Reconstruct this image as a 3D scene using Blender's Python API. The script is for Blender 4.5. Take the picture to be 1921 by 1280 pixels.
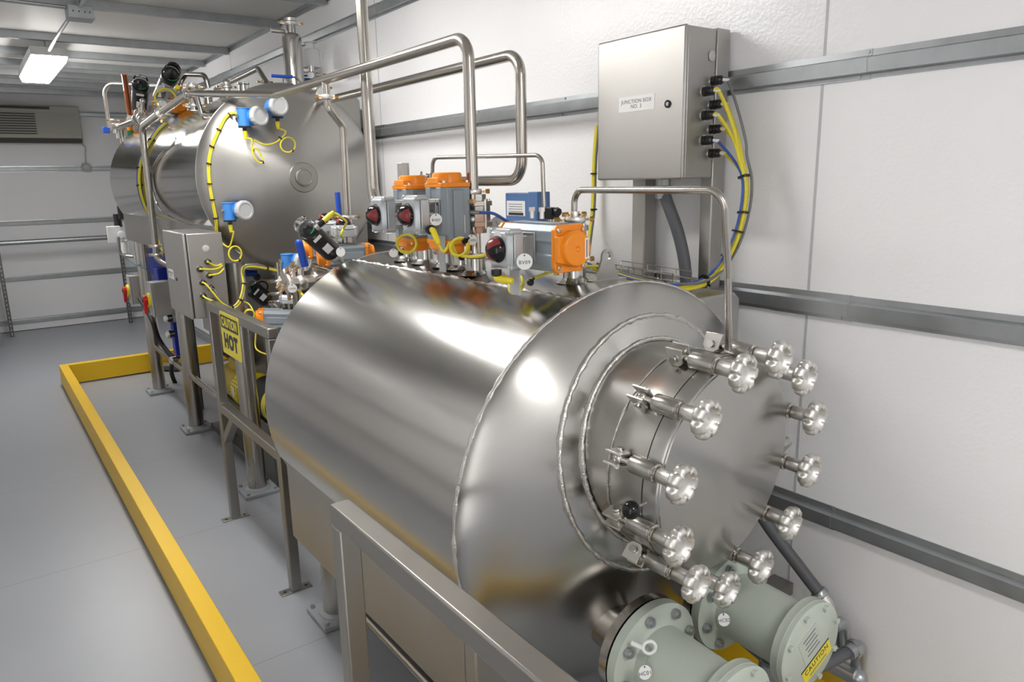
import bpy, math, random
from mathutils import Matrix, Vector
from math import sin, cos, pi, radians, hypot, sqrt, atan2
random.seed(7)
SC = bpy.context.scene
for o in list(bpy.data.objects): bpy.data.objects.remove(o)

# ------------------------------------------------------------------ camera
F_PX, YAW, PITCH, ROLL, CAMZ = 1366.77, 0.63279, 0.21918, 0.02137, 1.7
FW = Vector((sin(YAW)*cos(PITCH), cos(YAW)*cos(PITCH), -sin(PITCH)))
R0 = Vector((cos(YAW), -sin(YAW), 0)); D0 = FW.cross(R0)
RT = cos(ROLL)*R0 + sin(ROLL)*D0; DN = -sin(ROLL)*R0 + cos(ROLL)*D0
EYE = Vector((0, 0, CAMZ))
cam_d = bpy.data.cameras.new('camera'); cam = bpy.data.objects.new('camera', cam_d)
SC.collection.objects.link(cam); SC.camera = cam
cam_d.sensor_width = 36; cam_d.lens = F_PX/1921*36; cam_d.clip_start = .02; cam_d.clip_end = 60
m = Matrix((RT, -DN, -FW)).transposed().to_4x4(); m.translation = EYE; cam.matrix_world = m

def ray(u, v): return RT*((u-960.5)/F_PX) + DN*((v-640)/F_PX) + FW
def at(u, v, ax, val):
    """point of the room seen along a sight line, at the measured plane x / y / z = val"""
    w = ray(u, v); i = 'xyz'.index(ax); return EYE + w*((val-EYE[i])/w[i])

# ------------------------------------------------------------------ world and exposure
W = bpy.data.worlds.new('world'); SC.world = W; W.use_nodes = True
W.node_tree.nodes['Background'].inputs[0].default_value = (.75, .8, .9, 1)
W.node_tree.nodes['Background'].inputs[1].default_value = .05
SC.view_settings.view_transform = 'Standard'; SC.view_settings.look = 'None'
SC.view_settings.exposure = 0.40; SC.view_settings.gamma = 1
LAMP = 30.0
dl = bpy.data.lights.new('daylight', 'AREA'); dl.shape = 'RECTANGLE'; dl.size = .95; dl.size_y = 2.0; dl.energy = 11; dl.color = (1, .98, .96)
do_ = bpy.data.objects.new('daylight', dl); SC.collection.objects.link(do_)      # sky light at the open doorway beside the viewer
do_.matrix_world = Matrix(((0, 0, -1, -.72), (-1, 0, 0, -.25), (0, 1, 0, 1.12), (0, 0, 0, 1)))

# ------------------------------------------------------------------ materials
def mat(name, col, rough=.5, metal=0., bump=0., bscale=200., var=0., vscale=8., stretch=(1,1,1), emit=0, trans=0, ior=1.45, rvar=0., coat=0.):
    M = bpy.data.materials.new(name); M.use_nodes = True; N = M.node_tree.nodes; L = M.node_tree.links
    b = N['Principled BSDF']
    b.inputs['Base Color'].default_value = (*col, 1); b.inputs['Roughness'].default_value = rough
    b.inputs['Metallic'].default_value = metal; b.inputs['IOR'].default_value = ior
    if coat: b.inputs['Coat Weight'].default_value = coat; b.inputs['Coat Roughness'].default_value = .1
    if trans: b.inputs['Transmission Weight'].default_value = trans
    if emit:
        b.inputs['Emission Color'].default_value = (*col, 1); b.inputs['Emission Strength'].default_value = emit
    if bump or var or rvar:
        tc = N.new('ShaderNodeTexCoord'); mp = N.new('ShaderNodeMapping'); mp.inputs['Scale'].default_value = stretch
        L.new(tc.outputs['Object'], mp.inputs[0])
    if var or rvar:
        nz = N.new('ShaderNodeTexNoise'); nz.inputs['Scale'].default_value = vscale; nz.inputs['Detail'].default_value = 4
        L.new(mp.outputs[0], nz.inputs['Vector'])
    if var:
        mr = N.new('ShaderNodeMapRange'); mr.inputs[3].default_value = 1-var; mr.inputs[4].default_value = 1+var
        L.new(nz.outputs['Fac'], mr.inputs[0])
        mx = N.new('ShaderNodeVectorMath'); mx.operation = 'SCALE'; mx.inputs[0].default_value = col
        L.new(mr.outputs[0], mx.inputs['Scale']); L.new(mx.outputs[0], b.inputs['Base Color'])
    if rvar:
        m2 = N.new('ShaderNodeMapRange'); m2.inputs[3].default_value = max(.02, rough-rvar); m2.inputs[4].default_value = rough+rvar
        L.new(nz.outputs['Fac'], m2.inputs[0]); L.new(m2.outputs[0], b.inputs['Roughness'])
    if bump:
        n2 = N.new('ShaderNodeTexNoise'); n2.inputs['Scale'].default_value = bscale; n2.inputs['Detail'].default_value = 2
        L.new(mp.outputs[0], n2.inputs['Vector'])
        bp = N.new('ShaderNodeBump'); bp.inputs['Strength'].default_value = bump; bp.inputs['Distance'].default_value = .002
        L.new(n2.outputs['Fac'], bp.inputs['Height']); L.new(bp.outputs[0], b.inputs['Normal'])
    return M
M = {}
M['brushed'] = mat('brushed_steel', (.46, .445, .42), .29, 1, var=.05, vscale=5, rvar=.05)
M['tank'] = mat('tank_steel', (.46, .452, .435), .20, 1, var=.03, vscale=3, rvar=.03)
M['deck'] = mat('deck_steel', (.30, .285, .265), .24, 1, bump=.35, bscale=14, var=.15, vscale=9, rvar=.08, stretch=(1, .35, 1))
M['polished'] = mat('polished_steel', (.50, .49, .47), .13, 1, rvar=.04, vscale=3)
M['satin'] = mat('satin_head_steel', (.33, .32, .30), .42, 1, var=.04, vscale=4)
M['pipe'] = mat('pipe_steel', (.48, .45, .41), .22, 1)
M['cast'] = mat('cast_steel', (.72, .70, .67), .36, 1, bump=.08, bscale=120)
M['chrome'] = mat('bright_steel', (.62, .60, .56), .12, 1)
M['weld'] = mat('weld_bead', (.62, .61, .59), .33, 1, bump=1, bscale=260)
M['frame'] = mat('frame_steel', (.36, .345, .32), .36, 1, rvar=.06, vscale=12, stretch=(1, 1, .2))
M['enc'] = mat('enclosure_steel', (.44, .428, .41), .46, 1, var=.03, vscale=6)
M['galv'] = mat('galvanized_steel', (.42, .44, .455), .36, .85, var=.18, vscale=14, rvar=.08)
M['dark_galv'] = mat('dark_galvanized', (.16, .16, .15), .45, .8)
M['wall'] = mat('white_wall_panel', (.85, .85, .86), .27, 0, bump=.6, bscale=85, stretch=(1, 1, 1))
M['wallf'] = mat('far_wall_panel', (.80, .80, .81), .42, 0, bump=.2, bscale=80)
M['ceil'] = mat('ceiling_panel', (.70, .69, .67), .55, 0, bump=.2, bscale=60)
M['seam'] = mat('panel_seam', (.5, .51, .52), .6)
M['yellow_kerb'] = mat('yellow_kerb_paint', (.80, .50, .012), .42, 0, bump=.15, bscale=60)
M['yellow'] = mat('yellow_plastic', (.82, .68, .03), .4)
M['sign'] = mat('sign_yellow', (.72, .62, .05), .4)
M['cable_y'] = mat('yellow_cable', (.74, .63, .045), .42)
M['cable_b'] = mat('blue_cable', (.04, .10, .38), .45)
M['cable_g'] = mat('grey_cable', (.16, .165, .17), .5)
M['cable_t'] = mat('teal_tube', (.01, .16, .20), .4)
M['conduit'] = mat('grey_conduit', (.10, .105, .115), .5)
M['black'] = mat('black_plastic', (.012, .012, .013), .35)
M['blackg'] = mat('black_gloss', (.006, .006, .007), .08)
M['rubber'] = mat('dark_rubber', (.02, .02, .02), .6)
M['blue'] = mat('blue_housing', (.05, .22, .58), .38)
M['lblue'] = mat('light_blue_box', (.09, .18, .38), .45)
M['dblue'] = mat('deep_blue_paint', (.012, .03, .32), .3)
M['handle'] = mat('blue_handle_sleeve', (.01, .06, .38), .35)
M['wgrey'] = mat('light_grey_cover', (.44, .45, .455), .38)
M['alu'] = mat('anodised_grey', (.27, .31, .345), .38, .15)
M['box_alu'] = mat('switch_box_grey', (.50, .53, .55), .30, .45)
M['orange'] = mat('orange_cap', (.88, .27, .012), .33)
M['red'] = mat('red_plastic', (.55, .012, .01), .35)
M['dred'] = mat('dark_red_indicator', (.22, .03, .03), .25)
M['green'] = mat('green_plastic', (.01, .22, .10), .4)
M['sage'] = mat('pale_green_paint', (.46, .51, .45), .38, 0, bump=.1, bscale=60)
M['paper'] = mat('white_label', (.80, .80, .79), .5)
M['ink'] = mat('black_ink', (.03, .03, .035), .5)
M['inkb'] = mat('label_ink_grey', (.16, .17, .2), .5)
M['redink'] = mat('red_ink', (.6, .03, .03), .5)
M['whitep'] = mat('white_plastic', (.75, .76, .76), .35)
M['milky'] = mat('translucent_plastic', (.90, .91, .92), .25, trans=.15)
M['clear'] = mat('clear_plastic', (.9, .92, .92), .03, trans=1.0, ior=1.08)
M['brass'] = mat('brass', (.55, .33, .12), .3, 1)
M['tan'] = mat('tan_plug', (.60, .38, .16), .5)
M['copper'] = mat('copper_brown', (.42, .13, .05), .3, .6)
M['ac'] = mat('ac_beige', (.40, .39, .34), .5)
M['acd'] = mat('ac_dark_grille', (.05, .048, .04), .6)
M['pad'] = mat('grout_grey', (.30, .32, .34), .6)
M['motor'] = mat('motor_yellow', (.50, .36, .04), .4)
M['lamp'] = mat('lamp_diffuser', (1., .98, .95), .5, emit=LAMP)
M['lampbox'] = mat('lamp_housing', (.6, .6, .6), .4)
M['greycab'] = mat('grey_cabinet', (.22, .24, .26), .45)
def floor_mat():
    m = mat('grey_floor_paint', (.315, .33, .355), .36, 0, bump=.12, bscale=30, var=.07, vscale=1.3, rvar=.05)
    N = m.node_tree.nodes; L = m.node_tree.links; b = N['Principled BSDF']
    src = b.inputs['Base Color'].links[0].from_socket
    tc = N.new('ShaderNodeTexCoord'); sp = N.new('ShaderNodeSeparateXYZ'); L.new(tc.outputs['Object'], sp.inputs[0])
    a = N.new('ShaderNodeMath'); a.operation = 'PINGPONG'; a.inputs[1].default_value = .61; L.new(sp.outputs[1], a.inputs[0])
    c = N.new('ShaderNodeMath'); c.operation = 'LESS_THAN'; c.inputs[1].default_value = .0016; L.new(a.outputs[0], c.inputs[0])
    mx = N.new('ShaderNodeMix'); mx.data_type = 'RGBA'; mx.inputs[7].default_value = (.2, .21, .22, 1)
    L.new(c.outputs[0], mx.inputs[0]); L.new(src, mx.inputs[6]); L.new(mx.outputs[2], b.inputs['Base Color'])
    return m
M['floor'] = floor_mat()
def spun(name, col, rough, aniso):
    m = mat(name, col, rough, 1, var=.04, vscale=4); N = m.node_tree.nodes; b = N['Principled BSDF']
    b.inputs['Anisotropic'].default_value = aniso; b.inputs['Anisotropic Rotation'].default_value = .25
    tg = N.new('ShaderNodeTangent'); tg.direction_type = 'RADIAL'; tg.axis = 'Y'; m.node_tree.links.new(tg.outputs[0], b.inputs['Tangent']); return m
M['spun'] = spun('spun_steel', (.45, .442, .425), .28, .75)
M['spun2'] = spun('spun_satin_steel', (.40, .39, .37), .40, .6)
def recenter(o, p):
    p = Vector(p)
    for v in o.data.vertices: v.co -= p
    o.location += p; return o

# ------------------------------------------------------------------ mesh builder
class MB:
    def __init__(s, mtx=None): s.v = []; s.f = []; s.M = mtx or Matrix.Identity(4)
    def add(s, vs, fs, mtx=None):
        T = s.M @ mtx if mtx else s.M; k = len(s.v)
        s.v += [T @ Vector(p) for p in vs]; s.f += [[i+k for i in f] for f in fs]; return s
    def box(s, a, b, mtx=None):
        (x0, y0, z0), (x1, y1, z1) = a, b
        return s.add([(x0,y0,z0),(x1,y0,z0),(x1,y1,z0),(x0,y1,z0),(x0,y0,z1),(x1,y0,z1),(x1,y1,z1),(x0,y1,z1)],
                     [(0,3,2,1),(4,5,6,7),(0,1,5,4),(1,2,6,5),(2,3,7,6),(3,0,4,7)], mtx)
    def cbox(s, c, d, mtx=None):
        return s.box([c[i]-d[i]/2 for i in range(3)], [c[i]+d[i]/2 for i in range(3)], mtx)
    def prism(s, poly, h0, h1, mtx=None):
        n = len(poly); vs = [(p[0], p[1], h0) for p in poly]+[(p[0], p[1], h1) for p in poly]
        fs = [list(range(n))[::-1], list(range(n, 2*n))]+[(i, (i+1) % n, n+(i+1) % n, n+i) for i in range(n)]
        return s.add(vs, fs, mtx)
    def lathe(s, prof, o=(0,0,0), ax=(0,0,1), n=32, lobe=None):
        """prof: (radius, height along ax)"""
        T = frame(o, ax); vs = []; fs = []
        for r, h in prof:
            for k in range(n):
                t = 2*pi*k/n; q = r
                if lobe and r > lobe[2]: q = r*(1+lobe[1]*.45)*(1-lobe[1]*1.7*max(0, cos(lobe[0]*t))**1.8)
                vs.append((q*cos(t), q*sin(t), h))
        for j in range(len(prof)-1):
            for k in range(n):
                k2 = (k+1) % n; fs.append((j*n+k, j*n+k2, (j+1)*n+k2, (j+1)*n+k))
        if prof[0][0] > 1e-6: fs.append(list(range(n))[::-1])
        if prof[-1][0] > 1e-6: fs.append([(len(prof)-1)*n+k for k in range(n)])
        return s.add(vs, fs, T)
    def cyl(s, p0, p1, r, r1=None, n=24):
        p0 = Vector(p0); p1 = Vector(p1); d = p1-p0
        return s.lathe([(r, 0), (r if r1 is None else r1, d.length)], p0, d, n)
    def hexa(s, p0, p1, r): return s.cyl(p0, p1, r, n=6)
    def ball(s, c, r, n=20, k=10, squash=1., ax=(0,0,1)):
        return s.lathe([(r*sin(pi*j/k), -r*cos(pi*j/k)*squash) for j in range(k+1)], c, ax, n)
    def dome(s, c, r, ax, h=None, n=24, k=7):
        h = h or r
        return s.lathe([(r*cos(pi/2*j/k), h*sin(pi/2*j/k)) for j in range(k+1)], c, ax, n)
    def torus(s, c, ax, R, r, n=32, k=10, jit=0, a0=0, a1=2*pi):
        T = frame(c, ax); P = []
        full = abs(a1-a0-2*pi) < 1e-6
        for i in range(n if full else n+1):
            t = a0+(a1-a0)*i/n; P.append(T @ Vector((R*cos(t), R*sin(t), 0)))
        return s.sweep(P, r, k, closed=full, jit=jit)
    def sweep(s, P, r, k=10, closed=False, jit=0):
        P = [Vector(p) for p in P]; n = len(P); vs = []; fs = []
        nrm = None
        for i in range(n):
            a = P[(i-1) % n] if (closed or i > 0) else P[i]; b = P[(i+1) % n] if (closed or i < n-1) else P[i]
            t = (b-a).normalized()
            if nrm is None:
                nrm = t.orthogonal().normalized()
            nrm = (nrm - t*nrm.dot(t)).normalized(); bn = t.cross(nrm)
            rr = r*(1+random.uniform(-jit, jit)) if jit else r
            for j in range(k):
                q = 2*pi*j/k; vs.append(P[i]+(nrm*cos(q)+bn*sin(q))*rr)
        m = n if closed else n-1
        off = 0
        if closed:   # match the twist of first and last rings
            f0 = vs[0]; best = min(range(k), key=lambda j: (vs[(n-1)*k+j]-f0).length); off = best
        for i in range(m):
            for j in range(k):
                i2 = (i+1) % n; j2 = (j+1) % k
                if closed and i == n-1: fs.append((i*k+(j+off) % k, i*k+(j2+off) % k, j2, j))
                else: fs.append((i*k+j, i*k+j2, i2*k+j2, i2*k+j))
        if not closed: fs += [list(range(k))[::-1], [(n-1)*k+j for j in range(k)]]
        return s.add(vs, fs)
    def pipe(s, pts, r, bend=.06, k=14, seg=7):
        return s.sweep(fillet(pts, bend, seg), r, k)
    def build(s, name, material, parent=None, label=None, bevel=0, smooth=True, kind=None, sharp=38):
        me = bpy.data.meshes.new(name)
        me.from_pydata([tuple(v) for v in s.v], [], s.f); me.validate(); me.update()
        import bmesh
        bm = bmesh.new(); bm.from_mesh(me); bmesh.ops.recalc_face_normals(bm, faces=bm.faces); bm.to_mesh(me); bm.free()
        if smooth:
            me.shade_smooth(); me.set_sharp_from_angle(angle=radians(sharp))
        o = bpy.data.objects.new(name, me); SC.collection.objects.link(o)
        me.materials.append(M[material] if isinstance(material, str) else material)
        if parent:
            o.parent = parent
            q = parent; off = Vector((0, 0, 0))
            while q: off += q.location; q = q.parent
            o.location = -off
        if label: o['label'] = label
        if kind: o['kind'] = kind
        if bevel:
            b = o.modifiers.new('bevel', 'BEVEL'); b.width = bevel; b.segments = 2; b.limit_method = 'ANGLE'; b.angle_limit = radians(40)
        return o
def frame(o, ax, up=None):
    z = Vector(ax).normalized(); x = (Vector(up) - z*Vector(up).dot(z)).normalized() if up else z.orthogonal().normalized()
    y = z.cross(x); T = Matrix((x, y, z)).transposed().to_4x4(); T.translation = Vector(o); return T
def fillet(pts, bend, seg=7):
    P = [Vector(p) for p in pts]; out = [P[0]]
    for i in range(1, len(P)-1):
        a = P[i-1]-P[i]; b = P[i+1]-P[i]; la, lb = a.length, b.length; a.normalize(); b.normalize()
        ang = a.angle(b)
        if ang > 3.0: out.append(P[i]); continue
        rr = bend[i] if isinstance(bend, dict) and i in bend else (bend if not isinstance(bend, dict) else .05)
        d = min(rr/math.tan(ang/2), la*.48, lb*.48); R = d*math.tan(ang/2)
        c = P[i]+(a+b).normalized()*(R/sin(ang/2)); s0 = P[i]+a*d-c; s1 = P[i]+b*d-c; full = s0.angle(s1)
        for k in range(seg+1):
            t = k/seg; out.append(c+(s0*sin((1-t)*full)+s1*sin(t*full))/sin(full))
    out.append(P[-1]); return out
def spline(pts, n=8):
    P = [Vector(p) for p in pts]; P = [2*P[0]-P[1]]+P+[2*P[-1]-P[-2]]; out = []
    for i in range(1, len(P)-2):
        for k in range(n):
            t = k/n; a, b, c, d = P[i-1:i+3]
            out.append(.5*((2*b)+(c-a)*t+(2*a-5*b+4*c-d)*t*t+(3*b-a-3*c+d)*t**3))
    out.append(P[-2]); return out
def thing(name, label, cat, loc=(0, 0, 0), group=None):
    o = bpy.data.objects.new(name, None); SC.collection.objects.link(o); o.location = loc; o.empty_display_size = .05
    o['label'] = label; o['category'] = cat
    if group: o['group'] = group
    return o
def tag(o, label, cat, group=None):
    o['label'] = label; o['category'] = cat
    if group: o['group'] = group
    return o
def struct(o): o['kind'] = 'structure'; return o
def text(s, size, o, ax, up, mat_, name='lettering', parent=None, stretch=1, bold=0, wide=1):
    """flat lettering: plane at o facing ax, upright along up"""
    cu = bpy.data.curves.new('t', 'FONT'); cu.body = s; cu.size = size; cu.align_x = 'CENTER'; cu.align_y = 'CENTER'
    cu.extrude = .0002; cu.offset = bold; cu.space_line = .95; cu.space_character = 1.12
    ob = bpy.data.objects.new('t', cu); SC.collection.objects.link(ob)
    dg = bpy.context.evaluated_depsgraph_get(); me = bpy.data.meshes.new_from_object(ob.evaluated_get(dg))
    z = Vector(ax).normalized(); y = (Vector(up)-z*Vector(up).dot(z)).normalized(); x = y.cross(z)
    T = Matrix((x*wide, y*stretch, z)).transposed().to_4x4(); T.translation = Vector(o)
    mb = MB(); mb.add([v.co for v in me.vertices], [list(p.vertices) for p in me.polygons], T)
    bpy.data.objects.remove(ob)
    return mb.build(name, mat_, parent, smooth=False)

# ------------------------------------------------------------------ room
XR, XL, YF, YB, ZC = 1.968, -.634, 10.65, -2.3, 2.815
struct(MB().box((XL-.1, YB-.1, -.1), (XR+.1, YF+.1, 0)).build('floor', 'floor', smooth=False))
struct(MB().box((XL-.1, YB-.1, ZC), (XR+.1, YF+.1, ZC+.1)).build('ceiling', 'ceil', smooth=False))
struct(MB().box((XR, YB-.1, 0), (XR+.1, YF+.1, ZC)).build('wall_right', 'wall', smooth=False))
DY0, DY1, DZ = -.75, .25, 2.15      # open doorway beside the viewer, daylight outside
struct(MB().box((XL-.1, YB-.1, 0), (XL, DY0, ZC)).box((XL-.1, DY1, 0), (XL, YF+.1, ZC)).box((XL-.1, DY0, DZ), (XL, DY1, ZC)).build('wall_left', 'wall', smooth=False))
struct(MB().box((XL, YF, 0), (XR, YF+.1, ZC)).build('wall_far', 'wallf', smooth=False))
struct(MB().box((XL, YB-.1, 0), (XR, YB, ZC)).build('wall_behind', 'wall', smooth=False))
NTR = [0]
def trim(mb, m_, **k):
    NTR[0] += 1; return struct(mb.build('trim_%d' % NTR[0], m_, **k))
HAT = [(0, -.036), (.003, -.036), (.003, -.026), (.024, -.022), (.026, .014), (.004, .02), (.003, .036), (0, .036)]
def rail_right(z, y0=YB, y1=YF):
    T = Matrix(((-1, 0, 0, XR), (0, 0, 1, 0), (0, 1, 0, z), (0, 0, 0, 1)))
    mb = MB(); mb.prism(HAT, y0, y1, T)
    for y in [y0+.32+k*.61 for k in range(int((y1-y0)/.61))]:
        mb.cyl((XR-.003, y, z+.03), (XR-.007, y, z+.03), .005, n=8); mb.cyl((XR-.003, y+.02, z-.031), (XR-.007, y+.02, z-.031), .005, n=8)
    # lap joints of the channel lengths
    for y in (1.32, 4.1, 7.0):
        mb.prism([(p[0]*1.0+(.0015 if p[0] > 0 else 0), p[1]*1.03) for p in HAT], y-.26, y, T)
    trim(mb, 'galv', smooth=False)
for z in (2.612, 1.975, 1.323, .682, .055): rail_right(z)
for z in (2.612, 1.975, 1.323, .682, .055):
    T = Matrix(((1, 0, 0, XL), (0, 0, 1, 0), (0, 1, 0, z), (0, 0, 0, 1)))
    if z < DZ: trim(MB().prism(HAT, YB, DY0-.05, T), 'galv', smooth=False); trim(MB().prism(HAT, DY1+.05, YF, T), 'galv', smooth=False)
    else: trim(MB().prism(HAT, YB, YF, T), 'galv', smooth=False)
for z in (2.585, 1.935, 1.303, .642, .118):
    T = Matrix(((0, 0, 1, 0), (-1, 0, 0, YF), (0, 1, 0, z), (0, 0, 0, 1)))
    trim(MB().prism(HAT, XL, XR, T), 'galv', smooth=False)
# panel seams
mb = MB()
for y in (-1.5, 1.197, 3.89, 6.58, 9.28): mb.box((XR-.0012, y-.004, 0), (XR, y+.004, ZC))
trim(mb, 'seam', smooth=False)
trim(MB().box((XL, YF-.012, 0), (XR, YF, .006)), 'acd', smooth=False)
trim(MB().box((XR-.03, YB, ZC-.006), (XR, YF, ZC)).box((XR-.003, YB, ZC-.035), (XR, YF, ZC)), 'galv', smooth=False)
for y in (-1.4, -.3, .8, 1.9, 2.9, 3.66, 4.50, 5.33, 6.58, 7.33, 7.97, 8.67, 9.4, 10.2):
    trim(MB().box((XL, y, ZC-.055), (XR-.012, y+.042, ZC)), 'galv', bevel=.002)

# ------------------------------------------------------------------ lamps
def fixture(yc, label, grp=None):
    t = thing('ceiling_light', label, 'light', (.667, yc, 2.66))
    x0, x1, y0, y1 = .548, .786, yc-.67, yc+.67
    MB().box((x0, y0, 2.655), (x1, y1, 2.715)).build('housing', 'lampbox', t, bevel=.003)
    MB().prism([(x0+.004, 2.655), (x1-.004, 2.655), (x1-.02, 2.612), (x0+.02, 2.612)], y0+.003, y1-.003,
               Matrix(((1,0,0,0),(0,0,1,0),(0,1,0,0),(0,0,0,1)))).build('diffuser', 'lamp', t, smooth=False)
    for y in (y0+.2, y1-.2):
        MB().cyl((.667, y, 2.715), (.667, y, ZC), .008, n=10).build('hanger_rod', 'galv', t)
    return t
fixture(7.25, 'lit rectangular ceiling lamp hanging above the aisle beyond the tanks')
fixture(2.95, 'lit ceiling lamp overhead, out of view above the front tank')
fixture(-1.35, 'lit ceiling lamp behind the viewer')
c = (.71, 5.20)
tag(MB().cyl((c[0], c[1], 2.73), (c[0], c[1], ZC), .01).build('ceiling_hanger', 'galv'), 'short rod holding the ceiling junction box', 'hanger')
t = thing('ceiling_junction_box', 'square galvanized junction box with punched holes under the ceiling joists', 'junction box', (c[0], c[1], 2.74))
MB().box((c[0]-.065, c[1]-.07, 2.672), (c[0]+.065, c[1]+.07, 2.735)).build('box_body', 'galv', t, bevel=.002)
MB().box((c[0]-.068, c[1]-.073, 2.666), (c[0]+.068, c[1]+.073, 2.672)).build('cover', 'galv', t)
for dx in (-.04, -.01, .02, .045): MB().cyl((c[0]+dx, c[1]-.0735, 2.70), (c[0]+dx, c[1]-.069, 2.70), .004, n=8).build('punched_hole', 'black', t)
tag(MB().pipe([(c[0]-.01, c[1]+.06, 2.735), (.667, 6.1, 2.70), (.667, 6.6, 2.69)], .011, .2).build('ceiling_conduit', 'galv'),
    'thin grey conduit from the ceiling junction box to the lit lamp', 'conduit')
tag(MB().pipe([(c[0], c[1]-.07, 2.73), (.667, 3.6, 2.69)], .011, .2).build('ceiling_conduit', 'galv'),
    'conduit leaving the ceiling junction box toward the viewer', 'conduit')
tag(MB().pipe([(c[0]-.06, c[1], 2.73), (c[0]-.06-.75, c[1]-.02, 2.74)], .009).pipe([(c[0]-.06, c[1]+.03, 2.73), (c[0]-.06-.75, c[1]+.03, 2.742)], .007).build('conduit_pair', 'galv'),
    'pair of thin conduits running left from the ceiling junction box', 'conduit')

# ------------------------------------------------------------------ far wall equipment
t = thing('air_conditioner', 'beige wall air conditioner with louvred grille high on the far wall', 'air conditioner', (.5, YF, 2.24))
MB().box((-.3, YF-.16, 2.285), (1.285, YF, 2.66)).build('casing', 'ac', t, bevel=.012)
MB().box((-.29, YF-.15, 2.235), (1.275, YF, 2.285)).build('outlet_slot', 'acd', t)
MB().box((-.28, YF-.168, 2.615), (.98, YF-.15, 2.645)).build('control_strip', 'acd', t)
mb = MB()
for k in range(9): mb.box((-.27, YF-.172, 2.33+k*.028), (.82, YF-.155, 2.341+k*.028))
mb.build('grille', 'acd', t)
mb = MB()
for k in range(9): mb.box((.84, YF-.168, 2.332+k*.028), (1.25, YF-.155, 2.341+k*.028))
mb.build('fine_louvres', 'ac', t)
o = at(162, 314, 'y', YF-.04)
t = thing('octagonal_outlet_box', 'small octagonal outlet box on the far wall rail below the air conditioner', 'outlet box', (o.x, YF, o.z))
MB().lathe([(.058, 0), (.058, .035), (.05, .045)], (o.x, YF-.026, o.z), (0, -1, 0), 8).build('box_body', 'wgrey', t)
MB().lathe([(.036, 0), (.036, .02), (.028, .026)], (o.x, YF-.068, o.z+.004), (0, -1, 0), 20).build('socket', 'wgrey', t)
tag(MB().sweep(spline([(o.x, YF-.05, o.z+.06), (o.x+.01, YF-.03, o.z+.16), (o.x+.02, YF-.03, o.z+.24), (o.x-.02, YF-.03, 2.245)]), .008).build('power_cord', 'wgrey'),
    'grey cord from the octagonal outlet box up to the air conditioner', 'cord')
def post(x, y, z1, label):
    t = thing('slotted_post', label, 'post', (x, y, 0))
    MB().box((x-.021, y-.021, 0), (x+.021, y+.021, z1)).build('channel', 'dark_galv', t)
    mb = MB()
    for k in range(int(z1/.05)): mb.box((x-.006, y-.0225, .02+k*.05), (x+.006, y-.021, .045+k*.05))
    mb.build('slots', 'galv', t)
post(.235, 10.3, 1.07, 'dark slotted strut post at the left of the far wall')
post(1.50, 10.3, 1.07, 'dark slotted strut post on the far wall beside the red isolators')
t = thing('wall_pipe', 'long horizontal grey pipe across the far wall on slotted posts', 'pipe', (.5, 10.3, 1.09))
MB().cyl((XL+.02, 10.3, 1.095), (1.56, 10.3, 1.095), .03).build('tube', 'galv', t)
MB().box((XL+.02, 10.285, 1.067), (1.56, 10.33, 1.075)).build('support_strip', 'galv', t)
tag(MB().box((-.6, 9.75, 0), (.12, 10.2, .62)).build('floor_cabinet', 'greycab', bevel=.004), 'grey metal cabinet standing on the floor at the left edge', 'cabinet')

# ------------------------------------------------------------------ yellow kerb
def kerb(pts, label, name='spill_kerb'):
    (x0, y0), (x1, y1) = pts
    return tag(MB().box((x0, y0, .012), (x1, y1, .18)).build(name, 'yellow_kerb', bevel=.003), label, 'kerb')
kerb(((.466, -.3), (.533, 7.4)), 'long yellow spill kerb along the aisle floor', 'spill_kerb')
kerb(((.533, 7.332), (1.90, 7.4)), 'yellow spill kerb across the far end behind the rear tank')
kerb(((1.90, .55), (XR-.003, 7.4)), 'yellow spill kerb along the foot of the right wall')
kerb(((.533, .483), (XR-.003, .55)), 'yellow spill kerb across the near end in front of the heaters')

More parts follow.
